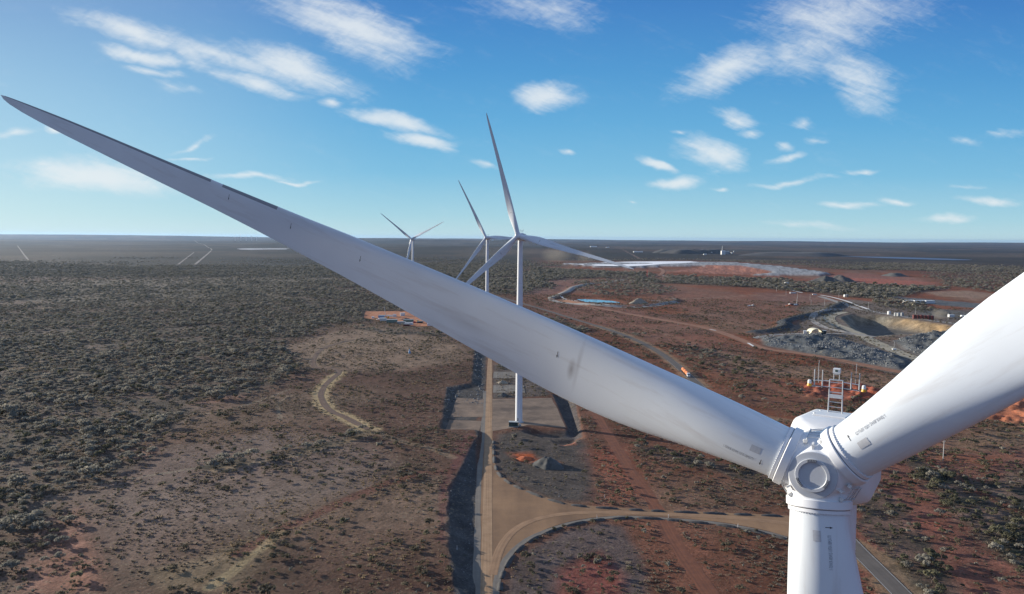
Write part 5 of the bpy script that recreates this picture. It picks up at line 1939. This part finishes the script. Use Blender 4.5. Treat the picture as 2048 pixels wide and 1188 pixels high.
for i in range(3):
    L = 6.8
    c = x0 - L / 2
    t = MB().add([(x, y, z) for x in (c - L / 2, c + L / 2) for y, z in ((-1.0, 1.3), (-1.3, 2.0), (-1.3, 3.2), (-.6, 3.65), (.6, 3.65), (1.3, 3.2), (1.3, 2.0), (1.0, 1.3))],
                 [tuple(range(8)), tuple(range(15, 7, -1))] + [(q, 8 + q, 8 + (q + 1) % 8, (q + 1) % 8) for q in range(8)]).build('trailer', M_ORANGE, tr)
    MB().box((c, 0, 1.1), (L + 1.0, .9, .35)).build('chassis', M_DARKBOX, t)
    MB().box((c, 0, 3.68), (L * .96, .9, .06)).build('tarp_ridge', M_ORANGE, t)
    for x in (c - 2.4, c - 1.2, c + 2.2):
        for s in (-1, 1):
            MB().lathe([(.30, -.16), (.50, -.15), (.52, 0), (.50, .15), (.30, .16)], 16, Matrix.Translation((x, s * 1.05, .55)) @ Matrix.Rotation(R(90), 4, 'X')).build('wheel', M_TYRE, t)
    x0 -= L + 2.0

# power poles
POLES = [(1080.6, 534, 'first from the tower in the row below the white tailings'), (1100.4, 535, 'second from the tower in the row below the white tailings'), (1120.7, 538.5, 'third from the tower in the row below the white tailings'),
         (1164, 543, 'fourth from the tower in the row below the white tailings'), (1207, 544, 'fifth from the tower in the row below the white tailings'), (1251.5, 543, 'below the tip of the right-pointing blade'),
         (1326, 559, 'where the orange track bends below the tailings'), (1359.5, 565.5, 'right of the orange bend, on the pale side road'), (1398.5, 568, 'first in the open row right of the pale side road'), (1440.5, 567, 'second in the open row right of the pale side road'),
         (1485.6, 571, 'third in the open row right of the pale side road'), (1534.5, 576, 'just left of the white windrow'), (1553, 583, 'at the left end of the upper white windrow'), (1572, 589.5, 'under the upper white windrow'),
         (1595, 595, 'at the right end of the upper white windrow'), (1620, 600.5, 'between the two white windrows, upper one of a pair'), (1622, 612, 'between the two white windrows, lower one of a pair'), (1649, 611, 'left of the lower white windrow by the sinuous bund'),
         (1662, 586.5, 'standing alone above the lower white windrow'), (1677.7, 595, 'above the middle of the lower white windrow'), (1693, 595, 'with white boxes at its foot above the windrow'), (1736.5, 617.5, 'at the right end of the lower white windrow'),
         (1831, 628.5, 'between the white tanks and the red tanks'), (1896, 641, 'right of the red tanks by the dust'), (1934, 646, 'next to the edge of the right blade'), (1637, 766, 'thin and short in front of the near mast'),
         (1886, 922, 'tall and near on the red track right of the hub'), (880, 536, 'left of the towers on the dark plain'), (926, 533, 'right of the V-shaped turbine on the dark plain')]


def make_pole(p, h, label, rz):
    root = empty('power_pole', p, rz)
    tag(root, 'pale power pole ' + label, 'power pole')
    MB().lathe([(.21, -.4), (.19, h * .5), (.15, h)], 10).build('post', M_POLE, root, smooth=40)
    c = MB().box((0, 0, h - .7), (2.4, .14, .16)).build('crossarm', M_POLE, root)
    for x in (-1.1, 0, 1.1):
        MB().lathe([(.05, h - .62), (.10, h - .55), (.06, h - .45), (.10, h - .38), (.04, h - .28)], 8, Matrix.Translation((x, 0, 0))).build('insulator', M_INSUL, c)
    return root


for px, py, lb in POLES:
    make_pole(at(px, py), 11.5 if py > 560 else 13.5, lb, R(random.uniform(-30, 30)))
q = at(1294, 555)
root = empty('lattice_mast', q)
tag(root, 'lattice mast standing by the orange track below the tip of the right-pointing blade', 'mast')
m = MB()
for sx, sy in ((-1, -1), (1, -1), (1, 1), (-1, 1)):
    m.tube((sx * 1.6, sy * 1.6, -.3), (sx * .3, sy * .3, 27), .16, n=5)
for i in range(6):
    z0, z1 = 4.4 * i, 4.4 * (i + 1)
    w0, w1 = 1.6 - 1.3 * z0 / 27, 1.6 - 1.3 * z1 / 27
    for (ax, ay), (bx, by) in (((-1, -1), (1, -1)), ((1, -1), (1, 1)), ((1, 1), (-1, 1)), ((-1, 1), (-1, -1))):
        m.tube((ax * w0, ay * w0, z0), (bx * w1, by * w1, z1), .10, n=4)
m.build('frame', M_SIGNRED, root)
MB().box((0, 0, 26.0), (3.2, .4, .4)).build('crossarm', M_POLE, root)


def container(px, py, L, w, h, rz, mat, label, cat='container', group=None, lift=0.0):
    p = at(px, py)
    root = empty('shipping_container' if cat == 'container' else cat.replace(' ', '_'), (p.x, p.y, p.z + lift), R(rz))
    tag(root, label, cat, group)
    b = MB().box((0, 0, h / 2 + .1), (L, w, h), bevel=.06)
    n = int(L / .6)
    for i in range(n):
        b.box((-L / 2 + (i + .5) * L / n, -w / 2 - .03, h / 2 + .1), (L / n * .45, .06, h * .86))
    b.build('body', mat, root)
    MB().box((0, 0, h + .14), (L * 1.01, w * 1.04, .08)).build('roof', M_ROOF if mat is not M_WHITEBOX else M_WHITEBOX, root)
    d = MB().box((L / 2 + .03, 0, h / 2 + .1), (.06, w * .9, h * .9)).build('door', mat, root)
    MB().box((L / 2 + .08, .15, h / 2), (.04, .06, h * .7)).build('handle', M_GALV, d)
    return root


# the works yard behind the long blade
container(766.5, 642, 9, 5, 4.2, 6, M_WHITEBOX, 'white site hut at the left end of the orange yard', 'site hut')
container(784, 645, 15, 6, 4.2, 6, M_GREENBOX, 'green container at the tree edge of the orange yard')
container(803, 648, 12, 4, 3.4, 4, M_GREYBOX, 'grey container between the two green ones in the orange yard')
container(817, 645, 14, 5, 4.4, 3, M_GREENBOX, 'green container with a pale end wall in the middle of the orange yard')
container(818, 650, 11, 4, 3.2, 4, M_WHITEBOX, 'white container in front of the green one with a pale end wall')
container(813, 652, 8, 3.5, 2.6, 2, M_RUSTRED, 'low red skip at the front of the orange yard', 'skip')
container(764, 636, 10, 6, 4.0, -4, M_BLUE, 'blue container beside the crane in the orange yard')
container(789, 634.5, 5, 3.5, 4.4, -8, M_WHITEBOX, 'small white upright cabin in the orange yard', 'cabin')
container(782, 633.5, 14, 2.6, 2.4, 0, M_WHITEBOX, 'long low white container behind the crane')
container(805, 632, 7, 5, 4.6, 12, M_WHITEBOX, 'white cabin on the far side of the orange yard', 'cabin')
container(746, 637, 4, 3, 2.6, 12, M_WHITEBOX, 'small white box at the left tree edge of the yard', 'cabin')
container(835, 643.5, 3.2, 2.4, 2.4, 12, M_YELLOW, 'small yellow bin in the orange yard', 'bin')
container(840, 646.5, 8, 3, 2.8, 5, M_DARKBOX, 'dark container at the blade edge of the orange yard')
container(861, 652, 9, 4, 3.0, 5, M_WHITEBOX, 'pale container at the right end of the orange yard')
q = at(773, 637)
root = empty('mobile_crane', q, R(10))
tag(root, 'small mobile crane with its boom raised in the orange yard', 'crane')
MB().box((0, 0, 1.3), (8, 3, 1.2), bevel=.1).box((2.6, 0, 2.6), (2, 2.6, 1.6), bevel=.15).build('carrier', M_YELLOW, root)
MB().tube((-1, 0, 2), (-3.2, 0, 18), .5, .28).build('boom', M_POLE, root)
MB().box((-.6, 0, 2.6), (3, 2.4, 1.4), bevel=.1).build('slewing_cab', M_ORANGE, root)
for x in (-2.6, 0, 2.6):
    for s in (-1, 1):
        MB().lathe([(.6, -.25), (.7, 0), (.6, .25)], 14, Matrix.Translation((x, s * 1.4, .7)) @ Matrix.Rotation(R(90), 4, 'X')).build('wheel', M_TYRE, root)
heap('scrap_pile', 812, 640, 24, 8, 3.0, M_DARKROCK, 'long dark scrap pile in the middle of the orange yard', 'scrap pile', 51)
heap('scrap_pile', 1580, 612, 16, 10, 3.6, M_REDROCK, 'orange earth heap beside dark machinery on the open plain', 'mound', 52)


def vehicle(px, py, rz, mat, label, cat='utility truck', k=1.0):
    p = at(px, py)
    root = empty('parked_' + cat.replace(' ', '_'), p, R(rz))
    root.scale = (k, k, k)
    tag(root, label, cat)
    MB().box((0, 0, .85), (5.0, 1.85, .7), bevel=.12).box((.55, 0, 1.5), (2.0, 1.7, .75), bevel=.2).build('body', mat, root)
    MB().box((1.57, 0, 1.5), (.06, 1.4, .5)).build('windscreen', M_GLASS, root)
    MB().box((-1.5, 0, 1.25), (1.9, 1.75, .12)).build('tray', M_GALV, root)
    for x in (-1.5, 1.5):
        for s in (-1, 1):
            MB().lathe([(.2, -.12), (.38, -.1), (.38, .1), (.2, .12)], 14, Matrix.Translation((x, s * .85, .4)) @ Matrix.Rotation(R(90), 4, 'X')).build('wheel', M_TYRE, root)


vehicle(758, 640, 30, M_WHITEBOX, 'white utility truck at the left of the orange yard by the trees', k=1.3)
vehicle(828, 646, -10, M_SIGNRED, 'red utility truck near the green container in the yard', k=1.3)
vehicle(1498, 613, 20, M_WHITEBOX, 'white utility truck parked on the open plain left of the sinuous bund', k=1.3)
vehicle(1505, 612, 35, M_WHITEBOX, 'second white utility truck, right of the other on the open plain', k=1.3)

# dark machinery by the orange heap
q = at(1588, 611)
root = empty('drill_rig', q, R(8))
tag(root, 'dark drilling machinery with white tanks on the open plain', 'machinery')
MB().box((0, 0, 2.2), (15, 4, 2.6), bevel=.2).build('body', M_DARKBOX, root)
MB().box((-8.5, 0, 2.0), (3, 3, 3.2), bevel=.2).build('cab', M_WHITEBOX, root)
MB().tube((5, 0, 3), (6, 0, 16), .4, .25).build('drill_mast', M_POLE, root)
MB().lathe([(1.4, -3), (1.4, 3)], 16, Matrix.Translation((1, -3.4, 1.8)) @ Matrix.Rotation(R(90), 4, 'Y')).build('tank', M_WHITEBOX, root)

# dome shelter with its containers
q = at(1630, 669)
root = empty('dome_shelter', q, R(4))
tag(root, 'cream fabric dome shelter between two rows of containers', 'shelter')
b = MB()
n = 14
vs = []
for y in (-6, 6):
    for rr_ in (8.2, 8.0):
        for i in range(n + 1):
            a = math.pi * i / n
            vs.append((rr_ * math.cos(a), y, 3.0 + rr_ * .62 * math.sin(a)))
m = n + 1
fs = []
for i in range(n):
    fs += [(i, i + 1, 2 * m + i + 1, 2 * m + i), (m + i, 3 * m + i, 3 * m + i + 1, m + i + 1), (i, m + i, m + i + 1, i + 1), (2 * m + i, 2 * m + i + 1, 3 * m + i + 1, 3 * m + i)]
b.add(vs, fs).build('canopy', M_CREAM, root, smooth=50)
MB().box((-8.1, 0, 1.5), (2.5, 12, 3), bevel=.06).build('base_wall', M_CREAM, root)
MB().box((8.1, 0, 1.5), (2.5, 12, 3), bevel=.06).build('base_wall', M_DARKBOX, root)
container(1610, 668.5, 6.5, 4, 4.4, 70, M_WHITEBOX, 'white cabin just left of the cream dome shelter', 'cabin')
container(1648, 668, 6, 5, 4.4, 70, M_DARKBOX, 'dark container just right of the cream dome shelter')


def tank(px, py, r, h, mat, label, group=None):
    root = empty('storage_tank', at(px, py))
    tag(root, label, 'tank', group)
    MB().lathe([(r, -.2), (r, h)], 24).build('shell', mat, root, smooth=30)
    MB().lathe([(r * 1.02, h - .02), (r * .6, h + r * .12), (.05, h + r * .2)], 24).build('roof', mat, root, smooth=20)
    MB().tube((r + .15, -.3, 0), (r + .15, -.3, h), .06).tube((r + .15, .3, 0), (r + .15, .3, h), .06).build('ladder', M_GALV, root)


for i, (px, py, r) in enumerate(((1778, 629, 2.6), (1791, 632, 2.2), (1797, 632.5, 2.8), (1804, 632, 2.2))):
    tank(px, py, r, 5.2, M_WHITEBOX if i < 1 else M_GREYBOX, ('lone white tank left of the three grey ones beside the pit', 'left of the three grey tanks by the pit', 'tallest grey tank, middle of three by the pit', 'right of the three grey tanks by the pit')[i])
for i in range(6):
    px = 1828 + 7.2 * i
    tank(px, 637.5 + .35 * i, 2.3, 6.2 - .3 * (i % 2), M_RUSTRED, ('first', 'second', 'third', 'fourth', 'fifth', 'last')[i] + ' from the left in the row of dark red tanks above the ochre pit wall')
container(1902, 634, 9, 4, 4, 6, M_WHITEBOX, 'pinkish white hut right of the dust cloud', 'hut')
container(1925, 634.5, 5, 4, 3.2, 6, M_WHITEBOX, 'small white hut near the pole by the right blade', 'hut')
container(1931, 635, 5, 4, 3.2, 6, M_GREYBOX, 'small grey hut beside the white one by the right blade', 'hut')
container(1946, 633.5, 10, 5, 4.6, 8, M_CREAM, 'cream shed touching the edge of the right blade', 'shed')
container(1573, 571.5, 9, 6, 9, 0, M_WHITEBOX, 'small white block building above the upper white windrow', 'building')
container(1586, 586.8, 14, 3, 2.6, 2, M_WHITEBOX, 'long low white hut under the upper white windrow', 'hut')
container(1629, 590, 9, 3, 2.2, -8, M_WHITEBOX, 'flat white hut between the two windrows', 'hut')
container(1690, 594, 5, 4, 5, 20, M_WHITEBOX, 'left of two white cabinets at the pole foot', 'cabinet')
container(1694, 594, 5, 4, 5, 20, M_GREYBOX, 'grey cabinet, right of two at the pole foot', 'cabinet')
container(1719, 589.5, 9, 4, 3, 0, M_WHITEBOX, 'pale hut at the end of the dark scrub strip', 'hut')
# long white building in the east and the sheds of the far plant
for i, (px, L) in enumerate(((1818, 22), (1838, 24), (1858, 18))):
    container(px, 606 + .4 * i, L, 9, 5.5, 4, M_WHITEBOX, ('left', 'middle', 'right')[i] + ' section of the long white building beside the grey pond', 'building')
container(1829, 609, 12, 7, 4.5, 4, M_CREAM, 'cream porch building in front of the long white one', 'building')
PLANT = [(1446, 509, 50, 30, 46, M_WHITEBOX, 'tall white process building under the plant stack'), (1453, 508, 60, 40, 34, M_GREYBOX, 'broad grey process building right of the plant stack'), (1430, 504, 90, 30, 14, M_WHITEBOX, 'long white shed left of the plant stack'),
         (1438, 506, 60, 25, 14, M_WHITEBOX, 'shorter white shed just left of the tall process building'), (1410, 509.5, 40, 20, 9, M_WHITEBOX, 'low white shed in front of the black stockpile'), (1458.5, 507, 24, 20, 12, M_WHITEBOX, 'left white box at the right end of the plant'),
         (1463.5, 507, 20, 20, 12, M_WHITEBOX, 'right white box at the right end of the plant'), (1423, 508, 14, 12, 24, M_WHITEBOX, 'small white tower before the black stockpile'), (1276, 504.5, 130, 30, 10, M_WHITEBOX, 'long white far building left of the plant'),
         (1187, 494, 160, 50, 12, M_WHITEBOX, 'white far building above the dust haze'), (1468, 504, 16, 16, 16, M_GREYBOX, 'grey box at the far right edge of the plant'), (1215, 495.5, 70, 40, 9, M_WHITEBOX, 'small white far building right of the wider one')]
for px, py, L, w, h, mat, lb in PLANT:
    p = at(px, py)
    L, w, h = L * .62, w * .7, h * .62
    root = empty('plant_building', p, R(6))
    tag(root, lb, 'building')
    MB().box((0, 0, h / 2 - 1), (L, w, h + 2)).build('wall', mat, root)
    MB().add([(-L / 2 - 1, -w / 2 - 1, h), (L / 2 + 1, -w / 2 - 1, h), (L / 2 + 1, w / 2 + 1, h), (-L / 2 - 1, w / 2 + 1, h), (-L / 2 - 1, 0, h + w * .14), (L / 2 + 1, 0, h + w * .14)],
             [(0, 1, 5, 4), (2, 3, 4, 5), (0, 4, 3), (1, 2, 5)]).build('roof', M_ROOF if mat is M_GREYBOX else mat, root)
p = at(1444.5, 508)
root = empty('plant_stack', p)
tag(root, 'tall thin exhaust stack of the far processing plant', 'chimney')
MB().lathe([(4, -2), (3, 35), (2.6, 66)], 16).build('shaft', M_POLE, root, smooth=40)
MB().lathe([(3.4, 58), (3.4, 61)], 16).build('gallery', M_GREYBOX, root)
# light tower in the pit, pale hut on the plain
p = at(1788, 700)
root = empty('light_tower', p)
tag(root, 'white lighting trailer with a raised mast beside the olive haul road', 'light tower')
MB().box((0, 0, .9), (4.2, 2.2, 1.4), bevel=.1).build('trailer', M_WHITEBOX, root)
MB().tube((0, 0, 1.5), (0, 0, 10), .16).build('mast', M_POLE, root)
MB().box((0, 0, 10.1), (2.4, .4, .6)).build('lamp_head', M_GREYBOX, root)
p = at(819, 707)
root = empty('water_tank', p)
tag(root, 'small pale blue bore tank standing alone on the brown plain', 'tank')
MB().lathe([(1.2, 0), (1.2, 1.2), (.5, 3.2), (.4, 4.6), (.05, 4.7)], 16).build('shell', M_BLUE, root, smooth=30)
MB().tube((1.3, 0, 0), (1.3, 0, 2.6), .12).build('pipe', M_GALV, root)

# ------------------------------------------------------------------ air: haze over the whole plain, dust raised by machines


def volume_material(name, color, density, aniso=0.0, shape=False):
    m = bpy.data.materials.new(name)
    m.use_nodes = True
    n, l = m.node_tree.nodes, m.node_tree.links
    n.remove(n['Principled BSDF'])
    v = n.new('ShaderNodeVolumePrincipled')
    v.inputs['Color'].default_value = (*color, 1)
    v.inputs['Density'].default_value = density
    v.inputs['Anisotropy'].default_value = aniso
    l.new(v.outputs[0], n['Material Output'].inputs['Volume'])
    if shape:
        t = n.new('ShaderNodeTexCoord')
        g = n.new('ShaderNodeTexGradient')
        g.gradient_type = 'SPHERICAL'
        l.new(t.outputs['Object'], g.inputs[0])
        ns = n.new('ShaderNodeTexNoise')
        ns.inputs['Scale'].default_value = 2.2
        ns.inputs['Detail'].default_value = 4
        l.new(t.outputs['Object'], ns.inputs['Vector'])
        a = n.new('ShaderNodeMath')
        a.operation = 'MULTIPLY'
        l.new(g.outputs['Fac'], a.inputs[0])
        l.new(ns.outputs['Fac'], a.inputs[1])
        b = n.new('ShaderNodeMath')
        b.operation = 'MULTIPLY'
        b.inputs[1].default_value = density * 2
        l.new(a.outputs[0], b.inputs[0])
        l.new(b.outputs[0], v.inputs['Density'])
    return m


def dust(px, py, s, density, label):
    p = at(px, py)
    o = MB().lathe([(.02, -.99), (.5, -.86), (.86, -.5), (1, 0), (.86, .5), (.5, .86), (.02, .99)], 20).build('dust_plume', volume_material('dust', (.72, .62, .48), density, 0.2, True), None, (p.x, p.y, p.z + s[2] * .8))
    o.scale = s
    return tag(o, kind='stuff')


dust(1879, 637, (14, 10, 9), .09, '')
dust(1112, 524, (90, 60, 45), .006, '')
dust(1172, 524, (60, 40, 30), .006, '')
lo = min(float(v.co.z) for v in ground.data.vertices)
HZ = 60500.0
hb = MB().box((0, 0, (lo - 1 + 215) / 2), (2 * HZ, 2 * HZ, 215 - lo + 1)).build('haze', volume_material('haze_air', (0.42, 0.66, 1.0), 1.1e-5, 0.35))
tag(hb, kind='stuff')
